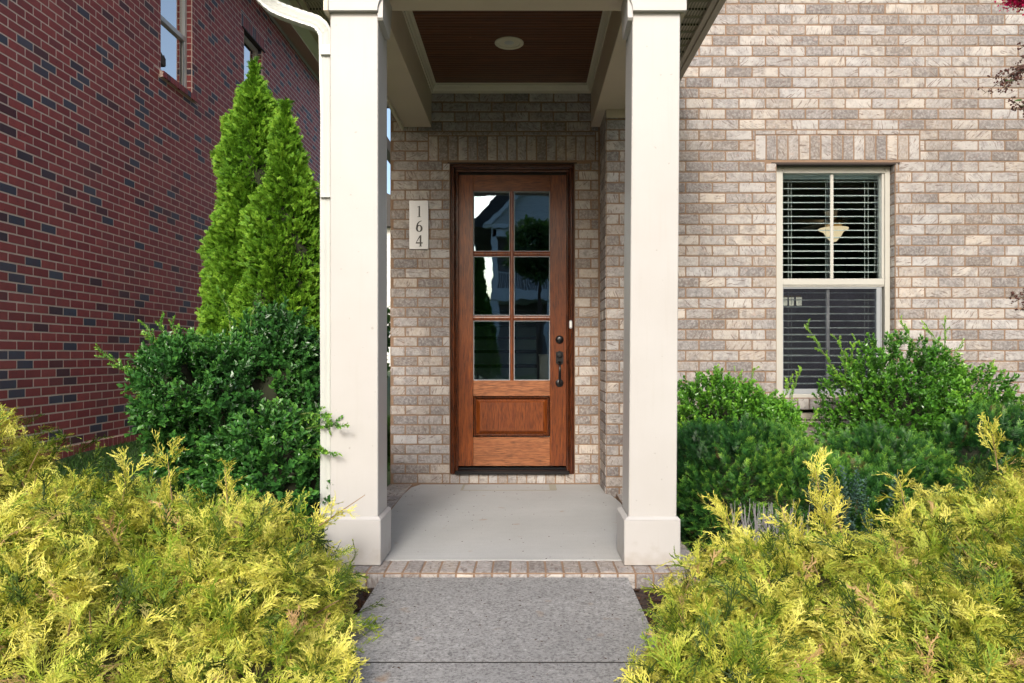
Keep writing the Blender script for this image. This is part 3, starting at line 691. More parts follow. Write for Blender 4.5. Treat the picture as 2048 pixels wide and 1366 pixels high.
# house number plate with serif digits
px0, px1, pz0_, pz1_ = PX(819, YD), PX(857.5, YD), PZ(499, YD), PZ(402, YD)
sg = thing('house_number_sign', 'brushed metal plate reading 1 6 4 in black, on the brick left of the door', 'house number sign', ((px0 + px1) / 2, YD - .01, pz0_))
bm = B(); box(bm, px0, px1, YD - .020, YD - .009, pz0_, pz1_, .0012); obj('plate', bm, M['steel'], sg)
ccx = (px0 + px1) / 2 + .004; hd = .092
def digit(ch, cz):
    bm = B(); y0, y1 = YD - .0235, YD - .0202; k = hd
    def poly(pts): prism(bm, [(ccx + p[0] * k, cz + p[1] * k) for p in pts], 'y', y0, y1)
    def ribbon(cs):   # (x, z, halfwidth) centre line
        n = len(cs)
        L, R_ = [], []
        for i in range(n):
            a = cs[max(0, i - 1)]; b = cs[min(n - 1, i + 1)]; dx, dz_ = b[0] - a[0], b[1] - a[1]; l = math.hypot(dx, dz_); nx, nz = -dz_ / l, dx / l
            L.append((cs[i][0] + nx * cs[i][2], cs[i][1] + nz * cs[i][2])); R_.append((cs[i][0] - nx * cs[i][2], cs[i][1] - nz * cs[i][2]))
        for i in range(n - 1): poly([L[i], L[i + 1], R_[i + 1], R_[i]])
    if ch == '1':
        poly([(-.06, -.46), (.07, -.46), (.07, .5), (.03, .5), (-.17, .40), (-.17, .375), (-.05, .40)]); poly([(-.17, -.5), (.17, -.5), (.17, -.465), (-.17, -.465)])
    if ch == '4':
        poly([(.05, -.46), (.185, -.46), (.185, .5), (.09, .5), (.05, .44)]); poly([(-.32, -.24), (.048, -.24), (.048, -.135), (-.24, -.135)]); poly([(-.32, -.20), (-.245, -.14), (.048, .31), (.048, .49)]); poly([(.187, -.24), (.31, -.24), (.31, -.135), (.187, -.135)]); poly([(-.02, -.5), (.24, -.5), (.24, -.465), (-.02, -.465)])
    if ch == '6':
        cs = [(.0 + .215 * math.sin(a), -.19 + .275 * math.cos(a), .030 + .052 * abs(math.sin(a))) for a in [2 * math.pi * i / 28 for i in range(29)]]; ribbon(cs)
        ribbon([(-.215, -.15, .062), (-.20, .05, .06), (-.13, .24, .055), (-.02, .38, .045), (.12, .46, .028), (.24, .49, .010)])
    return obj('numeral', bm, M['black'], sg)
for ch, py in (('1', 424), ('6', 453.5), ('4', 482.5)): digit(ch, PZ(py, YD))

# ---- porch columns
def column(x0, x1, shear, label):
    yf = 3.658; c = B(); box(c, x0, x1, yf, yf + .243, .2, 3.0, .004, 0, shear)
    o = obj('porch_column', c, M['column'], house, label=label)
    bm = B(); box(bm, x0 - .024, x1 + .018, yf - .022, yf + .265, .002, .232, .004)
    # sloped cap of the plinth
    A = [(x0 - .024, yf - .022), (x1 + .018, yf - .022), (x1 + .018, yf + .265), (x0 - .024, yf + .265)]; C = [(x0 - .003, yf - .002), (x1 + .003, yf - .002), (x1 + .003, yf + .245), (x0 - .003, yf + .245)]
    va = [bm.verts.new((p[0] + shear * .2, p[1], .2325)) for p in A]; vc = [bm.verts.new((p[0] + shear * .2, p[1], .246)) for p in C]
    for i in range(4): bm.faces.new((va[i], va[(i + 1) % 4], vc[(i + 1) % 4], vc[i]))
    obj('plinth', bm, M['column'], o)
    return o
cl = column(-.990, -.747, 0.0, 'left porch column beside the white downspout'); cr = column(.525, .768, .0076, 'right porch column in front of the pale brick wall')
# cap boards: an L of boards round each column top, curved up over the opening
def arc_board(xa, xb, sgn):
    """front board over a column; xa..xb column side, curve at the inner side (sgn=+1 inner is +x)"""
    zb = 2.805; top_ = 3.35; inner = xb if sgn > 0 else xa
    pts = []
    R = .085
    if sgn > 0:
        pts = [(xa, top_), (xa, zb), (xb, zb)] + [(xb + R * (1 - math.cos(a)), zb + R * math.sin(a) * 1.2) for a in [math.pi / 2 * k / 10 for k in range(1, 11)]] + [(-.102, zb + R * 1.2 + .02), (-.102, top_)]
    else:
        pts = [(xb, top_), (xb, zb), (xa, zb)] + [(xa - R * (1 - math.cos(a)), zb + R * math.sin(a) * 1.2) for a in [math.pi / 2 * k / 10 for k in range(1, 11)]] + [(-.1025, zb + R * 1.2 + .02), (-.1025, top_)]
    bm = B(); prism(bm, pts, 'y', 3.630, 3.6555); return bm
pbm = B(); box(pbm, -.985, .79, 3.660, 3.934, 2.946, 3.35, .003)
pb = obj('front_porch_beam', pbm, M['beam'], house)
obj('arched_frieze_board', arc_board(-1.010, -.745, 1), M['cream'], pb); obj('arched_frieze_board', arc_board(.545, .815, -1), M['cream'], pb)
for (x0, x1) in ((-.7465, -.720), (.520, .5465)):      # inner cap boards with cut corner
    bm = B(); prism(bm, [(3.645, 3.1), (3.645, 2.775), (3.655, 2.765), (3.80, 2.745), (3.835, 2.745), (3.90, 2.93), (3.93, 3.1)], 'x', x0, x1); obj('column_cap_return', bm, M['cream'], pb)
bm = B(); prism(bm, [(3.62, 3.0), (3.62, 2.80), (3.93, 2.80), (3.93, 3.0)], 'x', -1.014, -.992); obj('outer_cap_board', bm, M['beam'], pb); bm = B(); prism(bm, [(3.66, 3.0), (3.66, 2.80), (3.93, 2.80), (3.93, 3.0)], 'x', .793, .815); obj('outer_cap_board', bm, M['beam'], pb)
# side beams
def side_beam(x0, x1, y1, lab):
    bm = B(); box(bm, x0, x1, 3.936, y1, 2.946, 3.40, .003); return obj('side_porch_beam', bm, M['beam'], house, label=lab)
sb1 = side_beam(-.998, -.771, YD - .009, 'left side porch beam'); sb2 = side_beam(.544, .785, YR - .009, 'right side porch beam')
bm = B(); box(bm, .544, .620, YR - .008, YD - .009, 2.9465, 3.40, .002); box(bm, .624, .80, YR - .03, YR - .009, 2.885, 2.945, .003); obj('beam_end', bm, M['beam'], sb2)
bm = B(); box(bm, -1.018, -.9985, 3.936, YD - .009, 2.915, 3.35, .003); obj('outer_trim', bm, M['crown'], sb1)
bm = B(); box(bm, .7855, .805, 3.936, YR - .009, 2.915, 3.35, .003); obj('outer_trim', bm, M['crown'], sb2)
# beadboard ceiling: boards run left to right with grooves
bm = B(); y = 3.95
while y < 5.92:
    y2 = min(y + .041, 5.935); prism(bm, [(y, 3.40), (y, 3.300), (y + .003, 3.297), (y2 - .005, 3.297), (y2 - .003, 3.301), (y2, 3.303), (y2, 3.40)], 'x', -.768, .541); y += .041
obj('porch_ceiling', bm, M['ceiling'], house)
# crown moulding, stepped profile mitred at corners
prof = [(0, -.075), (.008, -.075), (.010, -.055), (.018, -.045), (.026, -.024), (.034, -.018), (.034, -.004), (.040, -.001), (0, -.001)]
bm = B(); zc = 3.298; xa, xb, ya, yb = -.7705, .5435, 3.9345, 5.940
corners = [(xa, ya, 1, 1), (xb, ya, -1, 1), (xb, yb, -1, -1), (xa, yb, 1, -1)]
rings = []
for (x, y, sx, sy) in corners: rings.append([bm.verts.new((x + sx * p[0], y + sy * p[0], zc + p[1])) for p in prof])
for i in range(4):
    a, b = rings[i], rings[(i + 1) % 4]
    for k in range(len(prof) - 1): bm.faces.new((a[k], a[k + 1], b[k + 1], b[k]))
obj('crown_moulding', bm, M['crown'], house)
# eave soffits, fascias, gutter
def soffit(x0, x1, lab):
    bm = B(); y = 3.45
    y_end = YR - .01 if x0 > 0 else YD - .01
    while y < y_end:
        y2 = min(y + .10, y_end); prism(bm, [(y, 3.13), (y, 3.100), (y + .012, 3.112), (y2 - .004, 3.112), (y2, 3.100), (y2, 3.13)], 'x', x0, x1); y += .10
    return obj('soffit', bm, M['soffit'], house, label=lab)
s1 = soffit(.806, 1.07, 'right porch soffit'); s2 = soffit(-1.27, -1.019, 'left porch soffit')
bm = B(); box(bm, 1.07, 1.105, 3.42, YR - .01, 3.095, 3.2, .003); box(bm, 1.106, 1.150, 3.40, YR - .01, 3.088, 3.30, .004); obj('fascia', bm, M['taupe'], house)
bm = B(); box(bm, -1.305, -1.27, 3.42, YD - .01, 3.095, 3.2, .003); box(bm, -1.350, -1.306, 3.40, YD - .01, 3.088, 3.30, .004); obj('fascia', bm, M['taupe'], house)
bm = B(); prism(bm, [(-1.352, 3.095), (-1.352, 3.21), (-1.356, 3.21), (-1.356, 3.10), (-1.425, 3.10), (-1.455, 3.135), (-1.455, 3.18), (-1.475, 3.195), (-1.475, 3.215), (-1.48, 3.215), (-1.48, 3.19), (-1.46, 3.175), (-1.46, 3.13), (-1.43, 3.095)], 'y', 3.40, 9.0)
obj('gutter', bm, M['alu_white'], house)
bm = B(); prism(bm, [(-1.36, 3.215), (-.10, 3.62), (1.16, 3.215), (1.16, 3.33), (-.10, 3.78), (-1.36, 3.33)], 'y', 3.36, YR - .02); obj('porch_roof', bm, M['roof'], house)
bm = B(); prism(bm, [(-1.27, 3.232), (-1.0, 3.31), (1.0 - .2, 3.31), (1.07, 3.232), (-.10, 3.60)], 'y', 3.62, 3.64); obj('porch_gable', bm, M['siding'], house)
# downspout: ribbed rectangular section swept along its bends
dd = 3.735
cl_ = [(PX(500, dd), 3.77, 3.10), (PX(508, dd), 3.76, PZ(-42, dd)), (PX(520, dd), dd, PZ(-14, dd)), (PX(536, dd), dd, PZ(5, dd)), (PX(557, dd), dd, PZ(20, dd)), (PX(599, dd), dd, PZ(36, dd)), (PX(630, dd), dd, PZ(46, dd)), (PX(642, dd), dd, PZ(54, dd)), (PX(650, dd), dd, PZ(66, dd)), (PX(653.5, dd), dd, PZ(84, dd)), (-1.022, dd, 2.3), (-1.022, dd, 1.2), (-1.022, dd, .25), (-1.03, dd - .01, .10), (-1.10, dd - .05, .0)]
w_, h_ = .026, .038
prf = []
for s_, (ax, ay) in enumerate((((-1, -1), (1, -1)), ((1, -1), (1, 1)), ((1, 1), (-1, 1)), ((-1, 1), (-1, -1)))):
    for k in range(6):
        t = k / 6; u = ax[0] + (ay[0] - ax[0]) * t; v = ax[1] + (ay[1] - ax[1]) * t; ins = .90 if (k % 2 and k) else 1.0
        if k == 0: ins = .93
        prf.append((u * w_ * ins, v * h_ * ins))
pp = [Vector(p) for p in cl_]; dense = []; rad = []
for i in range(len(pp) - 1):
    a, b = pp[i], pp[i + 1]; p0 = pp[max(0, i - 1)]; p3 = pp[min(len(pp) - 1, i + 2)]; L_ = (b - a).length; m = max(2, int(min(L_, .3) / .012)) if L_ < .3 else 2
    for k in range(m):
        t = k / m
        q = (2 * a + (b - p0) * t + (2 * p0 - 5 * a + 4 * b - p3) * t * t + (3 * a - 3 * b + p3 - p0) * t ** 3) / 2 if L_ < .3 else a.lerp(b, t)
        dense.append(q); rad.append(1.0 if (len(dense) % 3) else .955)
dense.append(pp[-1]); rad.append(1)
bm = B(); tube(bm, dense, rad, profile=prf); ds = obj('downspout', bm, M['alu_white'], house)
bm = B(); box(bm, -1.052, -.990, dd - .042, dd + .042, PZ(396, dd) - .005, PZ(396, dd) + .003, .001); obj('joint_sleeve', bm, M['alu_white'], ds); bm = B(); box(bm, -1.0515, -.990, dd - .0415, dd + .0415, PZ(96, dd) - .05, PZ(96, dd), .001); obj('joint_sleeve', bm, M['alu_white'], ds)
# recessed ceiling light
lc = (PX(1018.5, 5.16), 5.14, 3.296)
rl = thing('recessed_light', 'round white recessed light in the dark wooden porch ceiling', 'ceiling light', lc)
bm = B(); lathe(bm, [(.075, -.001), (.103, -.001), (.103, -.006), (.096, -.011), (.078, -.009), (.066, .02), (.060, .035)], lc, 'z', 48); obj('trim_ring', bm, M['crown'], rl, autosmooth=40)
bm = B(); lathe(bm, [(.0005, -.006), (.03, -.003), (.052, .006), (.055, .02)], lc, 'z', 40); obj('lamp_lens', bm, M['lens'], rl, True)
# small porch-side stained beam underside trim between soldier and beams is part of wall

# ---- window
wy = YR + .065
def win(bx_): pass
bm = B()
fx0, fx1, fzt, fzb = WX0 + .002, WX1 - .004, PZ(331, wy), PZ(797, wy)
gx0, gx1 = PX(1566, wy), PX(1770, wy)
box(bm, fx0, gx0, wy, wy + .085, fzb, fzt, .003); box(bm, gx1, fx1, wy, wy + .085, fzb, fzt, .003)
box(bm, gx0, gx1, wy + .001, wy + .084, PZ(346, wy), fzt - .001, .003); box(bm, gx0, gx1, wy - .012, wy + .084, fzb, PZ(788, wy), .004)
win_o = obj('window', bm, M['frame_cream'], house, label='two sash window with cream frame and white blinds')
bm = B(); box(bm, gx0 + .0005, gx1 - .0005, wy + .006, wy + .07, PZ(570, wy), PZ(557, wy), .003); box(bm, gx0 + .0005, gx1 - .0005, wy + .012, wy + .07, PZ(573, wy), PZ(570.5, wy), .001); box(bm, PX(1765, wy), gx1 - .0005, wy + .012, wy + .07, PZ(556.5, wy), PZ(346.5, wy), .002)
obj('meeting_rail', bm, M['frame_cream'], win_o)
bm = B(); box(bm, PX(1663, wy), PX(1669.5, wy), wy + .020, wy + .032, PZ(556.5, wy), PZ(346.5, wy), .003); obj('muntin', bm, M['frame_cream'], win_o)
sx0, sx1, szt, szb = gx0 + .002, PX(1766, wy), PZ(574, wy), PZ(788, wy)
bm = B(); box(bm, sx0, sx0 + .008, wy + .018, wy + .05, szb, szt, .002); box(bm, PX(1755.5, wy), sx1, wy + .018, wy + .05, szb, szt, .002); box(bm, sx0 + .008, PX(1755.5, wy), wy + .018, wy + .05, szb, PZ(778, wy), .002); box(bm, sx0 + .008, PX(1755.5, wy), wy + .018, wy + .05, PZ(577, wy), szt, .001)
box(bm, PX(1657, wy), PX(1663, wy), wy + .034, wy + .045, PZ(778, wy), PZ(577, wy), .002); box(bm, PX(1763, wy), PX(1764.5, wy), wy + .012, wy + .018, PZ(700, wy), PZ(580, wy), 0)
obj('lower_sash', bm, M['frame_grey'], win_o)
bm = B(); box(bm, gx0, gx1, wy + .050, wy + .054, PZ(557, wy), PZ(346, wy), 0); obj('upper_glass', bm, M['glass_win'], win_o)
bm = B(); box(bm, sx0, sx1, wy + .052, wy + .056, szb, szt, 0); obj('lower_glass', bm, M['glass_win'], win_o)
bm = B(); box(bm, sx0 + .008, PX(1755.5, wy), wy + .024, wy + .0255, PZ(778, wy), PZ(577, wy), 0); obj('insect_screen', bm, M['screen'], win_o)
# slotted blind: slats tilted nearly level, with cords
by = wy + .145
bm = B(); box(bm, gx0 - .01, gx1 + .01, by - .03, by + .03, PZ(359, by), PZ(340, by), .003)
zz = PZ(364, by); bz1 = PZ(783, by); n_ = 0
while zz > bz1:
    tl = .010 + .004 * math.sin(n_ * 2.1) + .003 * math.sin(n_ * 5.3)
    prism(bm, [(by - .024, zz), (by - .008, zz + .0045), (by + .012, zz + .004 + tl * .4), (by + .024, zz + tl * .5), (by + .024, zz + tl * .5 - .003), (by + .008, zz + .0015), (by - .008, zz + .001), (by - .024, zz - .0035)], 'x', gx0 - .006, PX(1762, by)); zz -= .0555; n_ += 1
box(bm, gx0 - .006, PX(1762, by), by - .025, by + .025, bz1 - .03, bz1 - .012, .003)
bl = obj('blind', bm, M['blind'], win_o)
bm = B()
for px in (1574, 1580, 1648.5, 1726, 1733): tube(bm, [(PX(px, by), by - .027, PZ(350, by)), (PX(px, by) + .001, by - .027, PZ(560, by)), (PX(px, by), by - .027, bz1 - .02)], .0016, 5)
for k, px in enumerate((1745, 1752)): tube(bm, [(PX(px, by) + .006 * math.sin(t * 3 + k), by - .033, PZ(352 + t * 195, by)) for t in [i / 12 for i in range(13)]], .0013, 5)
obj('blind_cord', bm, M['cord'], bl)
# beige panel below the brick sill
bm = B(); pzt = sillz - .02
box(bm, WX0 + .01, WX1 - .01, YR + .03, YR + .06, -.05, pzt, .002); box(bm, WX0 + .01, WX1 - .01, YR + .004, YR + .03, pzt - .055, pzt, .004); box(bm, WX0 + .01, WX1 - .01, YR + .008, YR + .03, pzt - .10, pzt - .065, .006)
obj('panel_below_window', bm, M['panel_beige'], house)

# ---- things seen inside
fx_, fy_ = PX(1667, 7.6), 7.6
fan = thing('ceiling_fan', 'brass ceiling fan with a lit frosted bowl light behind the blinds', 'ceiling fan', (fx_, fy_, PZ(485, 7.6)))
zc_ = PZ(452, 7.6)
bm = B(); lathe(bm, [(.001, PZ(484, 7.6)), (.03, PZ(483, 7.6)), (.07, PZ(474, 7.6)), (.10, PZ(464, 7.6)), (.145, PZ(460, 7.6)), (.148, PZ(457, 7.6))], (fx_, fy_, 0), 'z', 32); obj('bowl_shade', bm, M['bowl'], fan, True)
bm = B(); lathe(bm, [(.05, zc_ - .02), (.09, zc_), (.09, zc_ + .08), (.03, zc_ + .11), (.015, zc_ + .12), (.015, 2.98)], (fx_, fy_, 0), 'z', 24); obj('motor', bm, M['brass'], fan, True)
for k in range(5):
    a = 2 * math.pi * k / 5 + .5; c, s_ = math.cos(a), math.sin(a)
    bm = B(); vs = [bm.verts.new((fx_ + r * c - q * s_, fy_ + r * s_ + q * c, zc_ + .055 + q * .2 + dz_)) for dz_ in (0, .008) for (r, q) in ((.1, -.03), (.62, -.065), (.62, .065), (.1, .03))]
    for f in ((0, 1, 2, 3), (7, 6, 5, 4), (0, 4, 5, 1), (1, 5, 6, 2), (2, 6, 7, 3), (3, 7, 4, 0)): bm.faces.new([vs[i] for i in f])
    obj('blade', bm, M['fan_blade'], fan)
ch = thing('chandelier', 'dim chandelier with small square glowing shades behind the lower blinds', 'chandelier', (PX(1583, 9.5), 9.5, PZ(612, 9.5)))
bm = B(); tube(bm, [(PX(1583, 9.5), 9.5, 2.97), (PX(1583, 9.5), 9.5, PZ(590, 9.5))], .01); tube(bm, [(PX(1568, 9.5), 9.5, PZ(592, 9.5)), (PX(1602, 9.5), 9.5, PZ(592, 9.5))], .008); obj('stem', bm, M['brass'], ch)
for px, w2 in ((1570, 5), (1583, 5), (1598, 6)):
    bm = B(); lathe(bm, [(w2 * .0055, PZ(611, 9.5)), (w2 * .0062, PZ(595, 9.5))], (PX(px, 9.5), 9.5, 0), 'z', 20); obj('lamp_shade', bm, M['shade'], ch)
st = thing('staircase', 'dim interior staircase seen through the lower door panes', 'staircase', (PX(1010, 8.4), 8.4, .04))
bmr, bmt = B(), B()
for k in range(9):
    z = .05 + k * .18; y = 7.9 + k * .25; box(bmr, PX(930, 8.4), PX(1075, 8.4), y, y + .02, z, z + .14, 0); box(bmt, PX(930, 8.4), PX(1075, 8.4), y - .03, y + .27, z + .14, z + .178, .004)
obj('riser', bmr, M['stair'], st); obj('tread', bmt, M['tread'], st)
bm = B(); box(bm, PX(1078, 8.2), PX(1098, 8.2), 7.9, 8.0, .05, PZ(712, 8.2), .004); box(bm, PX(1076, 8.2), PX(1100, 8.2), 7.885, 8.015, PZ(712, 8.2), PZ(708, 8.2), .003); obj('newel_post', bm, M['rail_white'], st)

# ================================================================== RED BRICK NEIGHBOUR
RX = -4.3; red = thing('red_brick_house', 'dark red brick neighbouring house with scattered blue grey bricks', 'house', (RX, 12, .1))
b3 = Bricks(31, False)
rf = lambda u, v, w_: (RX + w_, u, v)      # u runs along Y
wins = [(8.50, 9.30, 4.42, 6.06), (11.02, 11.78, 4.42, 6.06)]
hol = list(wins)
for (a, b, c, d) in wins: hol += [(a - .10, b + .10, d, d + .215), (a - .03, b + .05, c - .085, c)]
vor = .13
b3.field(2.0, 20.0, .215, 6.80, rf, hol, uo=2.0, course=.0813, vo=.13, pitch=.2045)
for (a, b, c, d) in wins:
    b3.soldiers(a - .10, b + .10, d + .002, d + .213, 13, rf); b3.soldiers(a - .03, b + .05, c - .083, c - .002, 10, rf, prot=.05)
    b3.slab([(a - .025, b + .045, c - .078, c - .006)], lambda u, v, w_: (RX + .04 + w_, u, v), .04)
    jf = (lambda bb: lambda u, v, w_: (RX - u, bb - w_ * .6, v))(b); b3.field(.004, .11, c, d, jf, (), uo=0, course=.0813, vo=.13)
# projecting base course
nb = 220
for k in range(nb): b3.one(2.0 + 18. * k / nb, 2.0 + 18. * (k + 1) / nb, .02, .213, lambda u, v, w_: (RX + .02 + w_, u, v), tone=.55)
b3.slab([(2.0, 20.0, -.2, .205)], lambda u, v, w_: (RX + .018 + w_, u, v), .03)
b3.slab(rect_minus(2.0, 20.0, -.2, 6.9, wins), rf, .2)
b3.build('wall', [M['brick_red'], M['mortar_red']], red)
bm = B(); box(bm, RX - 8, RX - .2, 2.0, 2.2, -.2, 6.9, 0); box(bm, RX - 8, RX - .2, 19.8, 20, -.2, 6.9, 0); box(bm, RX - 8, RX - 7.8, 2.2, 19.8, -.2, 6.9, 0); box(bm, RX - 7.8, RX - .21, 2.2, 19.8, 3.3, 3.4, 0); obj('outer_shell', bm, M['dark_wall'], red)
bm = B(); box(bm, RX + .001, RX + .33, 1.7, 20.4, 6.80, 6.83, 0); obj('soffit', bm, M['soffit_red'], red)
bm = B(); box(bm, RX + .331, RX + .35, 1.7, 20.4, 6.79, 6.98, .003); box(bm, RX + .36, RX + .46, 1.7, 20.4, 6.84, 6.97, .015); box(bm, RX + .009, RX + .03, 2.0, 20.0, 6.74, 6.80, .004); obj('gutter', bm, M['alu_white'], red)
bm = B(); prism(bm, [(RX + .40, 6.98), (RX - 4.0, 10.2), (RX - 8.4, 6.98), (RX - 8.4, 6.85), (RX + .36, 6.85)], 'y', 1.6, 20.5); obj('roof', bm, M['roof'], red)
for (a, b, c, d) in wins:
    bm = B(); box(bm, RX - .1, RX + .02, a - .08, b + .10, d - .012, d + .008, .001); obj('window_lintel', bm, M['lintel'], red)
    xw = RX - .065; bm = B(); e = .055
    box(bm, xw - .06, xw, a + .003, a + e, c, d, .003); box(bm, xw - .06, xw, b - e, b - .003, c, d, .003); box(bm, xw - .06, xw, a + e, b - e, d - e, d, .003); box(bm, xw - .06, xw + .01, a + e, b - e, c, c + e, .003); box(bm, xw - .05, xw - .001, a + e, b - e, 5.09, 5.15, .003)
    wo = obj('window', bm, M['white_vinyl'], red); bm = B(); box(bm, xw - .04, xw - .036, a + e, b - e, c + e, d - e, 0); obj('pane', bm, M['glass_far'], wo)
    bm = B(); box(bm, xw - .022, xw - .008, a + e, b - e, c + e, c + e + .02, .002); box(bm, xw - .022, xw - .008, b - e - .02, b - e, c + e + .02, 5.085, .002); obj('screen_frame', bm, M['frame_grey'], wo)
    bm = B(); 
    for k in range(28): box(bm, xw - .14, xw - .10, a + e, b - e, c + .08 + k * .055, c + .084 + k * .055, 0)
    obj('blind', bm, M['blind'], wo)

# far things glimpsed between column and wall
fh = thing('far_house', 'pale house glimpsed far back between the left column and the entry wall', 'house', (-9, 44, 0))
bm = B(); box(bm, -14, -4.5, 42, 48, 0, 8.5, .02); obj('wall', bm, M['siding'], fh); bm = B(); prism(bm, [(-14.5, 8.5), (-4, 8.5), (-9.2, 11)], 'y', 41.5, 48.5); obj('roof', bm, M['roof'], fh)

# ================================================================== ACROSS THE STREET (mirrored in the glass)
def MP(px, py, Dv): return (PX(px, Dv), 2 * YD - Dv, PZ(py, Dv))
op = thing('opposite_house', 'pale gabled house with balcony and columns mirrored in the door glass', 'house', (1.5, -24, 0))
Dv = 36; yo = 2 * YD - Dv
def mx(px, d=Dv): return PX(px, d)
def mz(py, d=Dv): return PZ(py, d)
bm = B(); box(bm, mx(985), mx(1300), yo - 9, yo - 2.2, -.1, mz(452), 0); obj('wall', bm, simple('grey_brick_far', (.22, .19, .18), .9), op)
bm = B(); xa, xb = mx(968), mx(1200); xm = (xa + xb) / 2; prism(bm, [(xa + .3, mz(452) + .1), (xb - .3, mz(452) + .1), (xm, mz(340))], 'y', yo - .2, yo + .0); obj('gable', bm, M['siding'], op)
bm = B(); prism(bm, [(xa, mz(452)), (xa + .35, mz(452)), (xm, mz(345)), (xb - .35, mz(452)), (xb, mz(452)), (xm, mz(330))], 'y', yo - .3, yo + .5); box(bm, xa, xb, yo, yo + .4, mz(458), mz(452), 0); obj('gable_trim', bm, M['rail_white'], op)
bm = B(); prism(bm, [(xa - 1, mz(452)), (xb + 1, mz(452)), (xm, mz(300))], 'y', yo - 9, yo - .35); obj('roof', bm, M['roof'], op)
for px in (990, 1100, 1180):
    bm = B(); box(bm, mx(px) - .17, mx(px) + .17, yo - .05, yo + .3, -.05, mz(458), .02); obj('column', bm, M['rail_white'], op)
bm = B(); box(bm, mx(985), mx(1190), yo - 2.2, yo + .35, mz(600), mz(579), .02); obj('header_beam', bm, M['rail_white'], op); bm = B(); box(bm, mx(985), mx(1190), yo - .05, yo + .3, mz(475), mz(459), .02); obj('balcony', bm, M['rail_white'], op)
bm = B(); box(bm, mx(990), mx(1185), yo + .1, yo + .16, mz(546), mz(543), 0)
for k in range(46): x = mx(992) + k * .108; box(bm, x, x + .03, yo + .11, yo + .14, mz(579), mz(546), 0)
obj('railing', bm, M['rail_white'], op)
bm = B(); box(bm, 12, 26, -34, -26, 0, 7.5, 0); obj_w = obj('wall', bm, M['siding'], thing('beige_street_house', 'beige house further along the opposite side of the street', 'house', (19, -30, 0)))

# ================================================================== VEGETATION
R = random.Random(77)
def spray_gold(seed):
    r = random.Random(seed); p = Proto(); L = r.uniform(.15, .22); n = 7; pos = Vector((0, 0, 0)); ang = 0; pts = [pos.copy()]
    bend = r.uniform(-.10, .10); droop = r.uniform(.15, .42)
    d = Vector((1, 0, .15))
    for i in range(n):
        d = (d + Vector((0, bend * .4, -droop * (i / n) * 1.4)) + Vector((0, r.uniform(-.06, .06), r.uniform(-.05, .05)))).normalized(); pos = pos + d * L / n; pts.append(pos.copy())
    rn = lambda: (r.uniform(-.35, .35), r.uniform(-.35, .35), 1)
    for i in range(n): p.strip(pts[i], pts[i + 1], .0030 * (1 - .5 * i / n), .0030 * (1 - .5 * (i + 1) / n), rn(), .1 + .6 * i / n, .1 + .6 * (i + 1) / n)
    for i in range(1, n):
        for sd in ((1, -1) if r.random() < .8 else (1,)):
            if r.random() < .1: continue
            a = r.uniform(.45, .8) * sd; l = L * r.uniform(.26, .48) * (1.1 - .55 * i / n); q = pts[i].lerp(pts[i + 1], r.random()) if i < n else pts[i]
            t = (pts[i + 1] - pts[i]).normalized(); dr = (t * math.cos(a) + Vector((0, 1, 0)) * math.sin(a) + Vector((0, 0, r.uniform(-.35, .35)))).normalized()
            m = 3; prev = q
            for k in range(m):
                dr = (dr + t * .22 + Vector((0, 0, r.uniform(-.12, .10)))).normalized(); nx = prev + dr * l / m
                t0 = .35 + .6 * (k / m); p.strip(prev, nx, .0030 * (1 - .2 * k), .0030 * (1 - .25 * (k + 1)) if k < 2 else .0011, rn(), t0, min(1, t0 + .25))
                if r.random() < .95:
                    for s2 in (1, -1):
                        if r.random() < .55:
                            a2 = r.uniform(.4, .75) * s2; l2 = l * r.uniform(.22, .42); b0 = prev.lerp(nx, r.random())
                            dv = (dr * math.cos(a2) + dr.cross(Vector((0, 0, 1))) * -math.sin(a2) + Vector((0, 0, r.uniform(-.3, .3)))).normalized(); p.strip(b0, b0 + dv * l2, .0027, .0013, rn(), .6, 1.)
                prev = nx
    return p.done()
GOLD = [spray_gold(i) for i in range(8)]
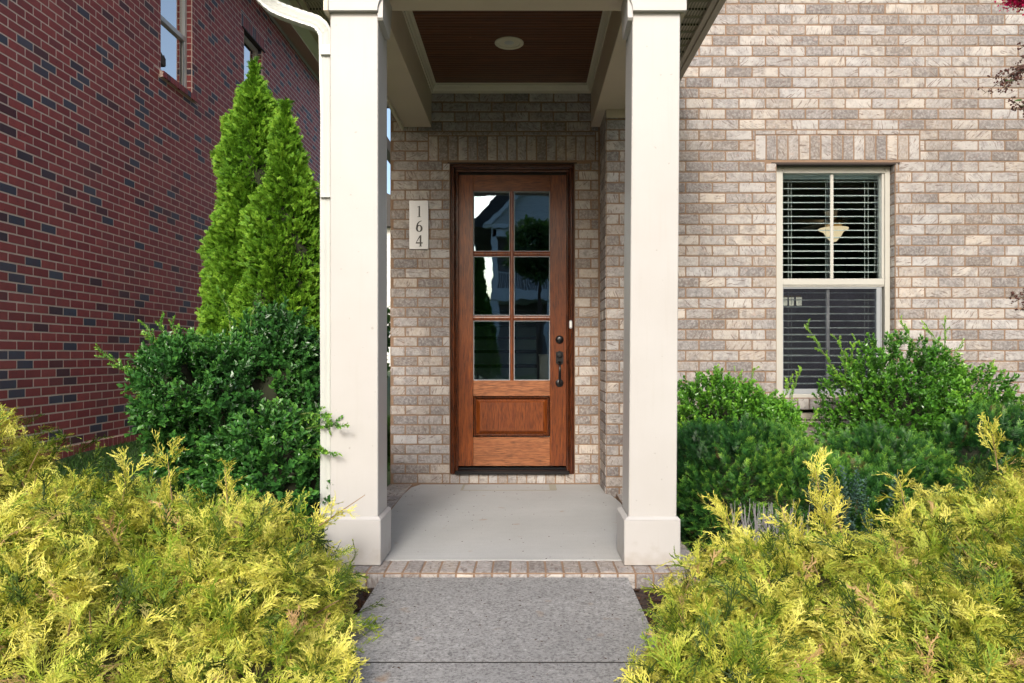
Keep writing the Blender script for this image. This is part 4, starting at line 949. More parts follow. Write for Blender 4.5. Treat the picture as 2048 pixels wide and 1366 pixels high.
def gold_bush(lobes, n, seed, label, loc, spikes=()):
    root = thing('gold_cypress', label, 'shrub', loc, 'golden threadleaf cypress shrubs')
    fo = Foliage(seed); rng = fo.rng; W = waves(seed + 5, 6, 5.); up = np.array([0, 0, 1.])
    # bouquets: sprays leaving a common branch end, so that dark gaps stay between them
    nt2 = n // 8; c, nr, dep = sample_lobes(lobes, nt2, rng, -.02, .12, .24, 11., seed)
    h = unit(nr * .60 - up * .10 + rng.normal(size=c.shape) * .62); size = rng.uniform(.42, .78, nt2)
    m = 10; H_ = np.repeat(h, m, 0); C_ = np.repeat(c, m, 0); Sz = np.repeat(size, m); t = rng.random(len(C_)); lat = rng.normal(size=C_.shape); lat -= (lat * H_).sum(1, keepdims=True) * H_; lat = unit(lat)
    pos = C_ - H_ * ((1 - t) * .16 * Sz)[:, None] + lat * .012
    d = H_ + lat * (1.0 - .70 * t)[:, None] + rng.normal(size=C_.shape) * .15
    nm = np.repeat(nr, m, 0) * .55 + up * .65 + rng.normal(size=C_.shape) * .3
    tr = np.repeat(np.clip(.55 + .16 * W(c) + rng.normal(size=nt2) * .20, 0, 1), m); tr2 = np.repeat(rng.random(nt2), m)
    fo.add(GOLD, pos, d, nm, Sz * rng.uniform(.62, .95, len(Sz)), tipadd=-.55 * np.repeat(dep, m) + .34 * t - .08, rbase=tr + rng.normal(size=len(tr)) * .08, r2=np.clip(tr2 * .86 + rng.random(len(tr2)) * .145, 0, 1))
    p, nr, dep = sample_lobes(lobes, n // 9, rng, -.04, .12, .30, 7., seed)
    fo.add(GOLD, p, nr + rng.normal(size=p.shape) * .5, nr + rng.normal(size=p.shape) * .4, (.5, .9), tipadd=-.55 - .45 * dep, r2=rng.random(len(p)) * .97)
    for (a, b, m) in spikes:       # tall shoots
        a = np.array(a); b = np.array(b); t = np.sort(rng.random(m)); q = a + (b - a) * t[:, None]; dd_ = unit(b - a)[None] * .9 + rng.normal(size=(m, 3)) * .42 + up * .12
        fo.add(GOLD, q, dd_, None, (.45, .75), rbase=rng.uniform(.4, 1, m), r2=rng.uniform(0, .6, m))
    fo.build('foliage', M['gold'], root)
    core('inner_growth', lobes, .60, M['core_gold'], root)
    bm = B()
    for i in range(26):
        l = lobes[R.randrange(len(lobes))]; a = R.uniform(0, 6.28); e = R.uniform(.2, 1.2); q = Vector((l[0] + l[3] * math.cos(a) * math.cos(e) * .97, l[1] - abs(l[4] * math.sin(a) * math.cos(e)) * .97, l[2] + l[5] * math.sin(e) * .97)); c = Vector((l[0], l[1], max(0, l[2])))
        m_ = c.lerp(q, .6) + Vector((R.uniform(-.04, .04), R.uniform(-.04, .04), -.03)); tube(bm, [c.lerp(q, .3), m_, q, q + (q - m_) * .25], [.006, .0045, .003, .0012], 5)
    for (a, b, m) in spikes: tube(bm, [(lobes[0][0], lobes[0][1], 0), a, b], [.006, .004, .0015], 5)
    obj('branches', bm, M['twig_tan'], root); return root
A1 = [(-1.38, 2.95, .0, .62, .56, .46), (-.98, 2.66, -.05, .36, .42, .33), (-1.95, 2.75, .0, .68, .70, .44), (-1.50, 2.35, -.1, .55, .45, .38), (-.86, 2.32, -.08, .30, .34, .24)]
gold_bush(A1, 8200, 3, 'large golden threadleaf cypress spreading over the left edge of the path', (-1.5, 2.9, -.07), [((-1.45, 3.0, .25), tuple(P(335, 915, 3.0)), 26), ((-1.25, 3.05, .25), tuple(P(450, 935, 3.05)), 18), ((-1.7, 3.0, .3), tuple(P(255, 935, 3.05)), 14)] + [((-1.0, 3.2, .25), tuple(P(730, 990, 3.2)), 12)])
A2 = [(-2.66, 3.55, .0, .55, .55, .70), (-2.18, 3.40, .0, .36, .38, .48)]
gold_bush(A2, 3600, 4, 'golden cypress at the far left rising against the red brick wall', (-2.6, 3.6, -.05))
A3 = [(1.30, 2.85, .0, .66, .60, .31), (.78, 2.55, -.05, .31, .40, .27), (1.95, 2.8, .0, .66, .66, .40), (1.40, 2.35, -.08, .52, .42, .32), (.64, 2.28, -.08, .30, .34, .25)]
gold_bush(A3, 8200, 6, 'large golden threadleaf cypress to the right of the path with one tall upright shoot', (1.3, 2.85, -.07), [((1.32, 3.1, .15), tuple(P(1632, 945, 3.15)), 34), ((1.4, 3.1, .15), tuple(P(1662, 975, 3.15)), 16), ((.98, 3.15, .1), tuple(P(1450, 1025, 3.2)), 20), ((1.7, 3.15, .2), tuple(P(1800, 965, 3.15)), 18), ((1.2, 3.1, .15), tuple(P(1560, 1010, 3.15)), 14)])
A4 = [(2.68, 3.45, .0, .62, .50, .56), (2.10, 3.35, .0, .45, .42, .40)]
gold_bush(A4, 3800, 8, 'golden cypress at the right edge behind the larger golden shrub', (2.6, 3.45, -.07), [((2.3, 3.5, .5), tuple(P(1985, 868, 3.5)), 14)])

# arborvitae
def spray_arbor(seed):
    r = random.Random(seed); p = Proto(); L = r.uniform(.055, .085); n = 4; pts = [Vector((0, 0, 0))]; d = Vector((1, 0, 0))
    for i in range(n): d = (d + Vector((0, r.uniform(-.15, .15), r.uniform(-.12, .12)))).normalized(); pts.append(pts[-1] + d * L / n)
    rn = lambda: (r.uniform(-.4, .4), r.uniform(-.4, .4), 1)
    for i in range(n): p.strip(pts[i], pts[i + 1], .0022, .002, rn(), .1 + .5 * i / n, .1 + .5 * (i + 1) / n)
    for i in range(n):
        for sd in (1, -1):
            for rep in range(2):
                a = r.uniform(.45, .85) * sd; l = L * r.uniform(.3, .5) * (1.1 - .5 * i / n); q = pts[i].lerp(pts[i + 1], r.random()); t = (pts[i + 1] - pts[i]).normalized()
                dv = (t * math.cos(a) + Vector((0, 1, 0)) * math.sin(a) + Vector((0, 0, r.uniform(-.3, .3)))).normalized(); e = q + dv * l; p.strip(q, e, .0042, .0030, rn(), .4, .9)
                for s2 in (1, -1):
                    a2 = .6 * s2; dv2 = (dv * math.cos(a2) + dv.cross(Vector((0, 0, 1))) * -math.sin(a2)).normalized(); b0 = q.lerp(e, r.uniform(.3, .8)); p.strip(b0, b0 + dv2 * l * .45, .0036, .0022, rn(), .6, 1.)
    return p.done()
ARB = [spray_arbor(i + 50) for i in range(6)]
def arbor(label, D, leaders, n, seed):
    root = thing('arborvitae', label, 'evergreen tree', (PX(leaders[0][0], D), D, .1)); fo = Foliage(seed); rng = fo.rng
    W = waves(seed, 9, 9.); W2 = waves(seed + 1, 9, 20.); W3 = waves(seed + 2, 9, 48.)
    for (ax, dD, prof) in leaders:
        DD = D + dD; ys_ = np.array([q[0] for q in prof], float); rs_ = np.array([q[1] for q in prof], float)
        m = int(n * rs_.sum() / 1000); m = max(m, 1500)
        t = rng.random(m * 2); py = ys_[0] + (ys_[-1] - ys_[0]) * t; rp = np.interp(py, ys_, rs_); keep = rng.random(len(py)) < rp / rs_.max() * 1.0 + .06; py = py[keep]; rp = rp[keep]
        th = rng.uniform(0, 2 * math.pi, len(py)); kk = (np.sin(th) < .3) | (rng.random(len(py)) < .25); py, rp, th = py[kk], rp[kk], th[kk]
        z = H - (py - CY) * DD / F; r = rp * DD / F; dep = rng.random(len(py)) ** 1.5
        o = np.stack([np.cos(th), np.sin(th), np.zeros_like(th)], 1); c = np.array([PX(ax, DD), DD, 0.]); base = c + o * r[:, None]; base[:, 2] = z
        rr = np.maximum(.01, r - .06) + np.minimum(1, r / .25) * (.035 * W(base) + .028 * W2(base) + .022 * W3(base) - .11 * dep)
        pos = c + o * rr[:, None] * np.array([1, .9, 1]); pos[:, 2] = z
        d = o * .75 + np.array([0, 0, 1.]) * .75 + rng.normal(size=pos.shape) * .5
        nm = np.cross(o, np.array([0, 0, 1.])) + rng.normal(size=pos.shape) * .5
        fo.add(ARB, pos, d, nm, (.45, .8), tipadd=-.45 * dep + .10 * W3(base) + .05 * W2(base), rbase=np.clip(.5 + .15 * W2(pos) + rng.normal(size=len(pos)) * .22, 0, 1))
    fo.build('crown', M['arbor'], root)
    bm = B()
    for (ax, dD, prof) in leaders:
        DD = D + dD; rings = []
        for (py, rp) in prof:
            z = PZ(py, DD); rad = max(.01, rp * DD / F - .10); rings.append([bm.verts.new((PX(ax, DD) + rad * math.cos(a), DD + rad * math.sin(a) * .9, z - .06)) for a in [2 * math.pi * k / 20 for k in range(20)]])
        for a, b in zip(rings, rings[1:]):
            for k in range(20): bm.faces.new((a[k], a[(k + 1) % 20], b[(k + 1) % 20], b[k]))
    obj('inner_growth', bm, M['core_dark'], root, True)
    bm = B(); x = PX(leaders[0][0], D); tube(bm, [(x, D, -.1), (x, D, 1.), (x, D, 3.)], [.06, .05, .01], 8); obj('trunk', bm, M['bark'], root)
    return root
arbor('tall bright green arborvitae with two pointed tips beside the left column', 6.4, [
    (508, .1, [(128, 2), (150, 15), (180, 34), (210, 48), (260, 58), (300, 62), (350, 76), (420, 76), (500, 86), (560, 94), (640, 106), (760, 120), (900, 120)]),
    (572, -.1, [(205, 2), (225, 12), (260, 30), (300, 44), (350, 55), (400, 66), (500, 88), (600, 100), (760, 110), (900, 100)]),
    (655, .15, [(365, 2), (390, 25), (440, 42), (520, 60), (650, 80), (900, 80)])], 38000, 12)

# holly
def leaf(p, o, d, n, L, w_, curl, t0, t1):
    d = Vector(d).normalized(); n = Vector(n); n = (n - d * n.dot(d)).normalized(); s = d.cross(n); o = Vector(o)
    f = lambda a, b, c: o + d * (a * L) + s * (b * w_) + n * (c * w_)
    vs = [f(0, 0, 0), f(.30, -.95, curl), f(.35, 0, -.12), f(.30, .95, curl), f(.68, -.80, curl * .8), f(.70, 0, -.12), f(.68, .80, curl * .8), f(1.05, 0, -curl * .6)]
    p.mesh(vs, [(0, 1, 2), (0, 2, 3), (1, 4, 5, 2), (2, 5, 6, 3), (4, 7, 5), (5, 7, 6)], [t0] * 3 + [t0] + [t1] * 4)
def holly_twig(seed, L=.11, nleaf=11, ll=.034, lw=.0115):
    r = random.Random(seed); p = Proto(); pts = [Vector((0, 0, 0))]; d = Vector((1, 0, 0))
    for i in range(4): d = (d + Vector((0, r.uniform(-.15, .15), r.uniform(-.15, .15)))).normalized(); pts.append(pts[-1] + d * L / 4)
    for i in range(4): p.strip(pts[i], pts[i + 1], .0012, .001, (0, 0, 1), .85, .9); p.strip(pts[i], pts[i + 1], .0012, .001, (0, 1, 0), .85, .9)
    for k in range(nleaf):
        t = (k + .5) / nleaf * 4; i = min(3, int(t)); q = pts[i].lerp(pts[i + 1], t - i); az = k * 2.4 + r.uniform(-.4, .4); a = r.uniform(.6, 1.1) * (1 - .25 * k / nleaf)
        o = Vector((0, math.cos(az), math.sin(az))); dd_ = Vector((1, 0, 0)) * math.cos(a) + o * math.sin(a); nn = Vector((1, 0, 0)) * math.sin(a) - o * math.cos(a) + Vector((0, 0, .5))
        s_ = r.uniform(.75, 1.15); leaf(p, q, dd_, nn, ll * s_, lw * s_, r.uniform(.15, .5), .15 + .45 * k / nleaf, .35 + .5 * k / nleaf)
    leaf(p, pts[4], (1, .1, .1), (0, .3, 1), ll * .7, lw * .7, .3, .7, 1.); return p.done()
HOL = [holly_twig(i + 100) for i in range(6)]; HOLS = [holly_twig(i + 120, .09, 11, .028, .0095) for i in range(6)]
def holly(label, lobes, n, seed, protos, mat, loc, shoots=(), zmin=.0, name='holly_shrub', tipbias=0.):
    root = thing(name, label, 'shrub', loc, 'holly shrubs'); fo = Foliage(seed); rng = fo.rng
    p, nr, dep = sample_lobes(lobes, n, rng, zmin, .20, .38, 9., seed); W = waves(seed + 2, 7, 9.)
    d = nr * .8 + np.array([0, 0, .7]) + rng.normal(size=p.shape) * .42
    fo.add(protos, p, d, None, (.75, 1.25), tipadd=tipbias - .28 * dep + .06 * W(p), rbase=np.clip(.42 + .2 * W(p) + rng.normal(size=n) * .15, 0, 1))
    bm = B(); c0 = Vector(loc)
    for (a, b) in shoots:
        a, b = Vector(a), Vector(b); m = max(4, int((b - a).length / .022)); mid = a.lerp(b, .5) + Vector((rng.normal() * .02, rng.normal() * .02, .01))
        t = np.linspace(0, 1, m); q = np.array([tuple((a * (1 - x) ** 2 + mid * 2 * x * (1 - x) + b * x * x)) for x in t])
        fo.add(protos, q, unit(np.array(b - a)[None]) + rng.normal(size=(m, 3)) * .35, None, tuple([.45, .65]) if True else None, tipadd=.15 + .35 * t, rbase=rng.uniform(.5, .9, m))
        tube(bm, [c0.lerp(a, .5), a, mid, b], [.006, .004, .003, .0012], 5)
    for i in range(18):
        k = rng.integers(len(p)); q = Vector(p[k]); tube(bm, [c0, c0.lerp(q, .5) + Vector((0, 0, .05)), q], [.010, .006, .002], 5)
    fo.build('foliage', mat, root); obj('branches', bm, M['twig_green'], root)
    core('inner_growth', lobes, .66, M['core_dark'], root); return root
D0 = 4.35
HL = [(PX(495, D0), D0, .58, .42, .42, .58), (PX(570, D0), D0 + .1, .75, .34, .4, .54), (PX(385, D0), D0 - .05, .82, .27, .30, .28), (PX(515, D0), D0 + .15, .90, .30, .3, .32), (PX(600, D0 - .3), D0 - .35, .33, .34, .32, .40), (PX(510, 4.1), 4.1, .2, .36, .3, .3)]
holly('dense dark glossy holly between the red brick wall and the left column', HL, 3300, 21, HOL, M['holly'], (PX(500, D0), D0, -.02),
      [(P(330, 790, 4.3), P(205, 705, 4.25)), (P(340, 770, 4.3), P(275, 720, 4.3)), (P(350, 740, 4.4), P(292, 650, 4.4)), (P(350, 720, 4.4), P(320, 648, 4.4)), (P(340, 760, 4.35), P(240, 735, 4.3)), (P(345, 745, 4.4), P(305, 675, 4.4)), (P(365, 720, 4.4), P(345, 655, 4.4)), (P(330, 800, 4.3), P(265, 780, 4.3)), (P(340, 840, 4.2), P(290, 850, 4.2)), (P(420, 690, 4.3), P(375, 660, 4.3)), (P(460, 650, 4.4), P(440, 590, 4.4)), (P(500, 660, 4.4), P(520, 600, 4.4)), (P(570, 660, 4.4), P(620, 640, 4.4)), (P(380, 740, 4.3), P(350, 695, 4.3)), (P(600, 860, 3.9), P(676, 852, 3.6)), (P(610, 900, 3.9), P(660, 905, 3.62)), (P(590, 830, 3.9), P(650, 830, 3.62))])
D1 = 5.0
HR1 = [(PX(1440, D1), D1, .45, .36, .34, .43), (PX(1490, D1), D1 - .05, .35, .34, .34, .42), (PX(1545, D1), D1, .5, .13, .25, .26)]
holly('lighter green holly under the left side of the window', HR1, 1700, 22, HOLS, M['holly_r'], (PX(1500, D1), D1, -.05),
      [(P(1580, 840, 5.), P(1600, 745, 5.)), (P(1560, 830, 5.), P(1580, 765, 5.)), (P(1420, 790, 5.), P(1430, 745, 5.)), (P(1490, 790, 5.), P(1503, 742, 5.)), (P(1600, 860, 4.9), P(1628, 830, 4.9)), (P(1480, 780, 5.), P(1470, 745, 5.))], tipbias=.12)
HR2 = [(PX(1790, D1), D1, .55, .48, .34, .52), (PX(1900, D1), D1, .45, .45, .34, .50), (PX(1762, D1), D1 - .05, .55, .24, .3, .36), (PX(1975, D1), D1 - .05, .35, .30, .3, .36)]
holly('darker holly under the right side of the window with long upright shoots', HR2, 2400, 23, HOLS, M['holly_r'], (PX(1820, D1), D1, -.05),
      [(P(1700, 790, 4.95), P(1615, 655, 4.9)), (P(1690, 760, 4.95), P(1674, 680, 4.9)), (P(1700, 750, 4.95), P(1710, 682, 4.9)), (P(1850, 730, 5.), P(1803, 648, 5.)), (P(1890, 720, 5.), P(1890, 645, 5.)), (P(1880, 700, 5.), P(1855, 655, 5.)), (P(1960, 790, 5.), P(1985, 735, 5.)), (P(1880, 740, 5.), P(1920, 690, 5.)), (P(1780, 720, 5.), P(1750, 695, 5.)), (P(1980, 820, 5.), P(2035, 800, 5.))], tipbias=-.03)

# yew
def yew_shoot(seed):
    r = random.Random(seed); p = Proto(); L = r.uniform(.07, .11); n = 8; d = Vector((1, 0, 0)); q = Vector((0, 0, 0)); pts = [q]
    for i in range(n): d = (d + Vector((0, r.uniform(-.05, .05), r.uniform(-.04, .06)))).normalized(); q = q + d * L / n; pts.append(q)
    p.strip(pts[0], pts[n // 2], .0012, .001, (0, 0, 1), .1, .4); p.strip(pts[n // 2], pts[n], .001, .0006, (0, 0, 1), .5, 1)
    for i in range(n):
        for sd in (1, -1):
            a = r.uniform(.75, 1.2) * (1 - .45 * (i / n) ** 2) * sd; l = .030 * (1 - .45 * (i / n)) * r.uniform(.8, 1.1); up = r.uniform(-.1, .45)
            dv = Vector((math.cos(a), math.sin(a), up)).normalized(); p.strip(pts[i], pts[i] + dv * l, .0022, .0012, (0, -up, 1), .05 + .6 * i / n, .25 + .75 * i / n)
    return p.done()
YEW = [yew_shoot(i + 200) for i in range(6)]
def yew(label, lobes, n, seed, loc):
    root = thing('yew_shrub', label, 'shrub', loc, 'dark yew shrubs'); fo = Foliage(seed); rng = fo.rng
    p, nr, dep = sample_lobes(lobes, n, rng, -.03, .14, .30, 8., seed); W = waves(seed + 2, 7, 8.)
    d = nr * .9 + np.array([0, 0, .35]) + rng.normal(size=p.shape) * .55
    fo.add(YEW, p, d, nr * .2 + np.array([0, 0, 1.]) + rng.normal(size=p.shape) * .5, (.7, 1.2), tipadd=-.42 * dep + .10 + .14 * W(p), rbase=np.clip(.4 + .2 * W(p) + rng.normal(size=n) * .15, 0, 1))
    fo.build('foliage', M['yew'], root); core('inner_growth', lobes, .72, M['core_dark'], root)
    bm = B(); c0 = Vector(loc)
    for i in range(14):
        q = Vector(p[rng.integers(len(p))]); tube(bm, [c0, c0.lerp(q, .5), q], [.012, .007, .002], 5)
    obj('branches', bm, M['bark'], root)
yew('dark needled yew next to the right porch column', [(1.22, 4.35, .15, .42, .42, .42), (1.60, 4.25, .1, .40, .40, .42)], 5200, 31, (1.35, 4.35, -.05))
yew('dark needled yew in the middle, below the window', [(2.20, 4.45, .12, .44, .40, .47), (1.92, 4.3, .06, .34, .4, .36)], 5200, 32, (2.1, 4.4, -.05))
yew('dark needled yew on the right, below the long shoots', [(2.85, 4.55, .15, .50, .42, .48), (3.4, 4.6, .1, .42, .4, .45)], 5200, 33, (3.0, 4.5, -.05))
yew('small low yew sprig poking out between the holly and the left column', [(PX(600, 3.75), 3.75, .02, .16, .12, .22)], 260, 34, (PX(600, 3.75), 3.75, -.05))
# blue-green small plant
def blue_stem(seed):
    r = random.Random(seed); p = Proto(); L = .20
    for i in range(16):
        q = Vector((L * i / 16, 0, 0))
        for sd in (1, -1): leaf(p, q, (.7, sd * math.cos(i * 1.6), sd * math.sin(i * 1.6)), (1, 0, .4), .018, .006, .1, .2 + .6 * i / 16, .3 + .6 * i / 16)
    p.strip((0, 0, 0), (L, 0, 0), .0012, .0008, (0, 0, 1), .2, .5); return p.done()
BL = [blue_stem(i) for i in range(3)]
bp = thing('blue_green_plant', 'small blue green leafy plant between the yews and golden cypress', 'plant', (PX(1700, 3.75), 3.75, -.06)); fo = Foliage(61); rng = fo.rng
n_ = 60; ppos = np.array([PX(1700, 3.75), 3.75, .0]) + rng.normal(size=(n_, 3)) * np.array([.06, .05, .0]); ppos[:, 2] = rng.uniform(-.02, .32, n_)
fo.add(BL, ppos, np.array([0, 0, 1.]) + rng.normal(size=(n_, 3)) * .35 + (ppos - np.array([PX(1700, 3.75), 3.75, .1])) * 2., None, (.7, 1.1)); fo.build('foliage', M['blueleaf'], bp)
# dry grey twigs
dt = thing('dry_twigs', 'bare dry grey twigs standing behind the right golden cypress', 'plant', (PX(1540, 3.6), 3.6, -.06)); bm = B()
for i in range(70):
    x = PX(1470 + 130 * R.random(), 3.6); y = 3.6 + R.uniform(-.08, .08); zt = PZ(R.uniform(1000, 1040), 3.6); a = Vector((x, y, 0)); b = Vector((x + R.uniform(-.05, .05), y + R.uniform(-.03, .03), zt)); m_ = a.lerp(b, .55) + Vector((R.uniform(-.015, .015), 0, 0))
    tube(bm, [a, m_, b], [.0022, .0017, .0008], 4)
    if R.random() < .8: tube(bm, [m_, m_ + Vector((R.uniform(-.035, .035), R.uniform(-.02, .02), R.uniform(.04, .08)))], [.0014, .0006], 4)
obj('stems', bm, M['dry'], dt)

# crape myrtle reaching in from the right
cm = thing('crape_myrtle', 'crape myrtle branches with seed pods and a magenta bloom at the right edge', 'tree', (4.3, 4.4, -.06))
bm = B(); tube(bm, [(4.3, 4.4, -.1), (4.25, 4.4, 1.2), (4.1, 4.45, 2.4), (3.9, 4.5, 3.4)], [.06, .05, .035, .02], 10)
tube(bm, [(4.32, 4.38, -.1), (4.5, 4.3, 1.3), (4.7, 4.2, 2.8), (4.8, 4.2, 3.9)], [.05, .04, .03, .015], 10)
Dc = 4.5; pods = B(); fo = Foliage(71); rng = fo.rng
def myrtle_branch(tips, start, npod, seed):
    r = random.Random(seed); start = Vector(start)
    for (px, py) in tips:
        b = P(px, py, Dc); mid = start.lerp(b, .5) + Vector((0, r.uniform(-.03, .03), .03)); tube(bm, [start, mid, b], [.006, .003, .0015], 5)
        for k in range(npod):
            t = .35 + .65 * k / npod; q = (start * (1 - t) ** 2 + mid * 2 * t * (1 - t) + b * t * t); o = Vector((r.uniform(-1, 1), r.uniform(-1, 1), r.uniform(-.6, 1))).normalized() * r.uniform(.01, .045); e = q + o
            tube(bm, [q, e], [.0017, .0012], 4)
            for j in range(3):
                c = e + Vector((r.uniform(-.01, .01), r.uniform(-.01, .01), r.uniform(-.008, .010))); rr = r.uniform(.0045, .0075)
                s = bmesh.ops.create_icosphere(pods, subdivisions=1, radius=rr); [setattr(v, 'co', v.co + c) for v in s['verts']]
myrtle_branch([(1966, 189), (1985, 158), (2005, 175), (1998, 190), (2030, 165)], P(2075, 125, Dc), 14, 1)
myrtle_branch([(2018, 198), (2030, 218), (2045, 205)], P(2080, 240, Dc), 12, 2)
myrtle_branch([(2035, 100), (2042, 118)], P(2090, 90, Dc), 8, 3)
myrtle_branch([(2008, 2), (2020, 10)], P(2080, -20, Dc), 10, 4)
myrtle_branch([(2012, 598), (2030, 604), (2040, 622)], P(2085, 590, Dc), 12, 5)
for px in (2075, 2080, 2090): tube(bm, [(3.95, 4.45, 2.9), P(px, 150, Dc)], [.012, .005], 6)
tube(bm, [(4.26, 4.4, 1.0), P(2085, 590, Dc)], [.012, .005], 6); tube(bm, [(3.95, 4.5, 3.2), P(2080, -20, Dc)], [.012, .005], 6)
obj('trunk', bm, M['bark'], cm); obj('seed_pods', pods, M['pod'], cm, True)['kind'] = 'stuff'
lfp = Proto(); leaf(lfp, (0, 0, 0), (1, 0, 0), (0, 0, 1), .05, .013, .15, .3, .8); lfp.done()
pts = np.array([tuple(P(*q)) for q in ((2033, 158, Dc), (2022, 166, Dc), (2040, 212, Dc), (2046, 200, Dc), (2044, 160, Dc))]); fo.add([lfp], pts, rng.normal(size=pts.shape) + np.array([-.6, -.3, 0]), np.array([[0, -1, .6]] * len(pts)), (.8, 1.2))
cr_ = rng.normal(size=(2600, 3)) * np.array([.55, .5, .6]) + np.array([4.55, 4.3, 3.6]); cr_ = cr_[cr_[:, 0] > 3.75]; fo.add([lfp], cr_, rng.normal(size=cr_.shape), None, (.8, 1.3)); fo.build('leaves', M['treeleaf'], cm)
pet = Proto(); pet.mesh([(0, 0, 0), (.010, -.007, .003), (.018, 0, -.002), (.010, .007, .004)], [(0, 1, 2, 3)], [0, .5, 1, .5]); pet.done()
fo = Foliage(72); c = P(2045, -2, Dc); q = np.array(c) + fo.rng.normal(size=(900, 3)) * np.array([.045, .04, .025]); fo.add([pet], q, fo.rng.normal(size=q.shape), None, (.7, 1.3)); fo.build('bloom', M['petal'], cm)

# mulch chips and grass
chip = Proto(); chip.mesh([(-.5, -.2, 0), (.5, -.14, .06), (.45, .18, 0), (-.45, .2, .08), (-.5, -.2, -.1), (.5, -.14, -.1), (.45, .18, -.1), (-.45, .2, -.1)], [(0, 1, 2, 3), (0, 4, 5, 1), (1, 5, 6, 2), (2, 6, 7, 3), (3, 7, 4, 0)], [.3, .8, .5, .9, .1, .1, .1, .1]); chip.done()
fo = Foliage(81); rng = fo.rng; m = 5200; x = np.concatenate([rng.uniform(.51, 3.6, m), rng.uniform(-3.2, -.71, m)]); y = np.concatenate([rng.uniform(2.2, 5.4, m), rng.uniform(2.2, 5.6, m)])
ok = ~(((x > .3) & (x < 1.1) & (y > 3.5)) | ((x < -.5) & (x > -1.15) & (y > 3.48))); x, y = x[ok], y[ok]
pos = np.stack([x, y, np.array([ground_z(a, b) for a, b in zip(x, y)]) + rng.uniform(0, .02, len(x))], 1); dirs = rng.normal(size=pos.shape) * np.array([1, 1, .25])
fo.add([chip], pos, dirs, np.array([0, 0, 1.]) + rng.normal(size=pos.shape) * .4, (.012, .045)); tag(fo.build('mulch', M['mulch']), 'brown bark mulch covering the planting beds', None, None, 'stuff')
fo = Foliage(83); rng = fo.rng; m = 260; x = np.concatenate([rng.uniform(-.90, .66, m // 2), rng.uniform(-.68, .48, m // 2)]); y = np.concatenate([rng.uniform(3.76, 5.9, m // 2), rng.uniform(2.3, 3.5, m // 2)]); z = np.concatenate([np.full(m // 2, .001), np.full(m // 2, -.016)])
dr_ = rng.normal(size=(m, 3)); dr_[:, 2] *= .05; fo.add([chip], np.stack([x, y, z], 1), dr_, np.array([0, 0, 1.]) + rng.normal(size=(m, 3)) * .05, (.003, .011)); tag(fo.build('leaf_litter', M['mulch']), 'tiny crumbs of leaf litter scattered on the porch floor and path', None, None, 'stuff')
bl_ = Proto(); bl_.mesh([(0, -.0022, 0), (0, .0022, 0), (.03, .0018, .004), (.03, -.0018, .004), (.055, 0, .016)], [(0, 1, 2, 3), (3, 2, 4)], [0, 0, .6, .6, 1]); bl_.done()
fo = Foliage(82); rng = fo.rng; m = 42000; x = rng.uniform(-4.15, -1.2, m); y = rng.uniform(5.0, 12, m); ok = ((x < -2.2) | (y > 7)) ; x, y = x[ok], y[ok]
pos = np.stack([x, y, np.array([ground_z(a, b) for a, b in zip(x, y)])], 1); fo.add([bl_], pos, np.array([0, 0, 1.]) + rng.normal(size=pos.shape) * .4, None, (.7, 1.5)); tag(fo.build('grass', M['grass']), 'short green grass beside the red brick house', None, None, 'stuff')

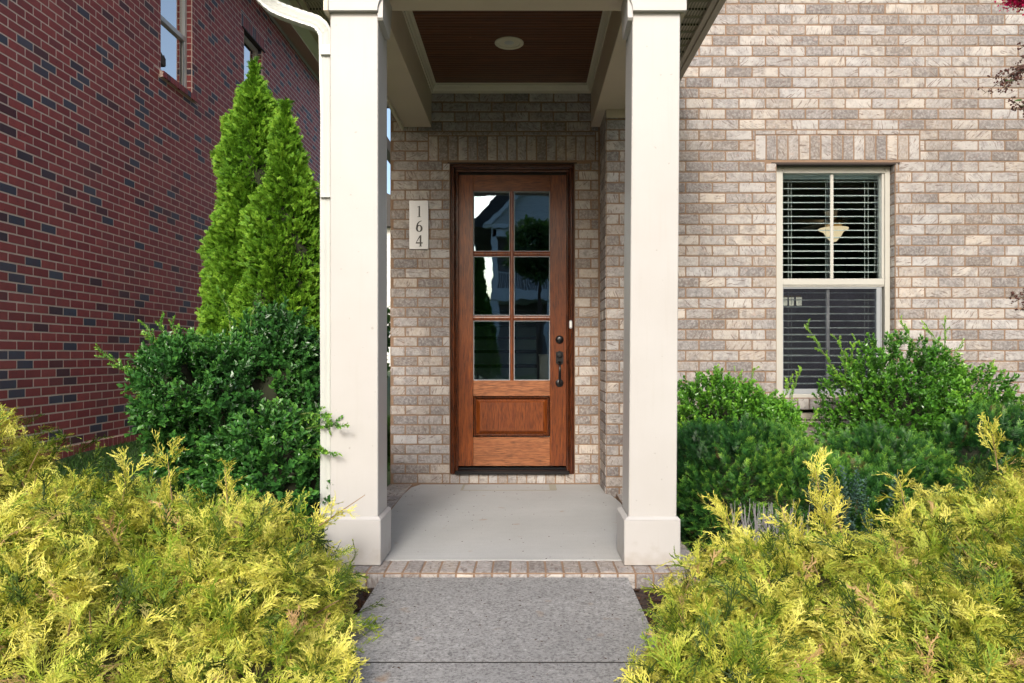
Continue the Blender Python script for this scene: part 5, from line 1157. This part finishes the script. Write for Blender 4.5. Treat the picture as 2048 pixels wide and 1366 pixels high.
# trees and a hedge behind / across, seen mirrored in glass or far away
big = Proto(); leaf(big, (0, 0, 0), (1, 0, 0), (0, 0, 1), .16, .05, .2, .2, .8); leaf(big, (.03, .05, .02), (.6, .9, .3), (0, 0, 1), .15, .05, .2, .3, .9); leaf(big, (.03, -.05, .0), (.6, -.9, -.2), (.3, 0, 1), .15, .05, .2, .3, .9); big.done()
def tree(name, label, loc, hc, rad, n, seed, scale=(.8, 1.4)):
    root = thing(name, label, 'tree', loc); r = random.Random(seed); x, y, z0 = loc
    lob = [(x + r.uniform(-.5, .5) * rad, y + r.uniform(-.5, .5) * rad, hc + r.uniform(-.55, .55) * rad * 1.2, rad * r.uniform(.45, .65), rad * r.uniform(.45, .65), rad * r.uniform(.4, .6)) for _ in range(9)]
    fo = Foliage(seed); rng = fo.rng; k = rng.integers(0, 9, n); L = np.array(lob); d = unit(rng.normal(size=(n, 3))); p = L[k, :3] + d * L[k, 3:] * (rng.random((n, 1)) ** .4); fo.add([big], p, d + rng.normal(size=p.shape) * .7, None, scale); fo.build('crown', M['treeleaf'], root)
    bm = B(); tube(bm, [(x, y, z0 - .1), (x + .05, y, (z0 + hc) / 2), (x, y, hc)], [rad * .09, rad * .06, rad * .03], 10)
    for l in lob: tube(bm, [(x, y, hc - rad * .7), (l[0], l[1], l[2])], [rad * .03, rad * .01], 6)
    obj('trunk', bm, M['bark'], root)
q = MP(1078, 500, 22); tree('street_tree', 'leafy tree mirrored in the right half of the door glass', (q[0], q[1], -.07), q[2] - .1, 1.15, 2600, 91, (.6, 1.0))
for i, (px, py, Dv_, rad, lab) in enumerate(((1700, 420, 24, 3.0, 'tall leafy tree mirrored at the top of the window'), (1560, 500, 27, 3.2, 'broad leafy tree mirrored in the left of the window'), (1880, 470, 26, 3.2, 'broad leafy tree at the far right across the street'), (1690, 640, 30, 3.2, 'low leafy tree standing behind the tall one'))):
    q = MP(px, py, Dv_); tree('street_tree', lab, (q[0], q[1], -.07), q[2], rad, 5200, 92 + i, (1.2, 2.2))
for i, (px, dv) in enumerate(((955, 30), (972, 33))):
    q = MP(px, 640, dv); x, y = q[0], q[1]; root = thing('cypress_tree', ('slim dark cypress mirrored at the left of the door glass', 'shorter dark cypress beside the slim one')[i], 'tree', (x, y, -.07)); fo = Foliage(99 + i); rng = fo.rng; hh_ = (5.0, 3.6)[i]; t = rng.random(2600); th = rng.uniform(0, 6.28, 2600); rr = (1 - t) * .55 + .04
    p = np.stack([x + rr * np.cos(th), y + rr * np.sin(th), .1 + t * hh_], 1); fo.add([big], p, np.stack([np.cos(th), np.sin(th), np.ones_like(th) * 1.3], 1), None, (.7, 1.1)); fo.build('crown', M['yew'], root); bm = B(); tube(bm, [(x, y, -.1), (x, y, hh_)], [.08, .02], 6); obj('trunk', bm, M['bark'], root)
tree('garden_tree', 'dark tree far back in the gap between the two houses', (-6.9, 27, 0), 1.6, 1.9, 4200, 111, (1., 1.6))
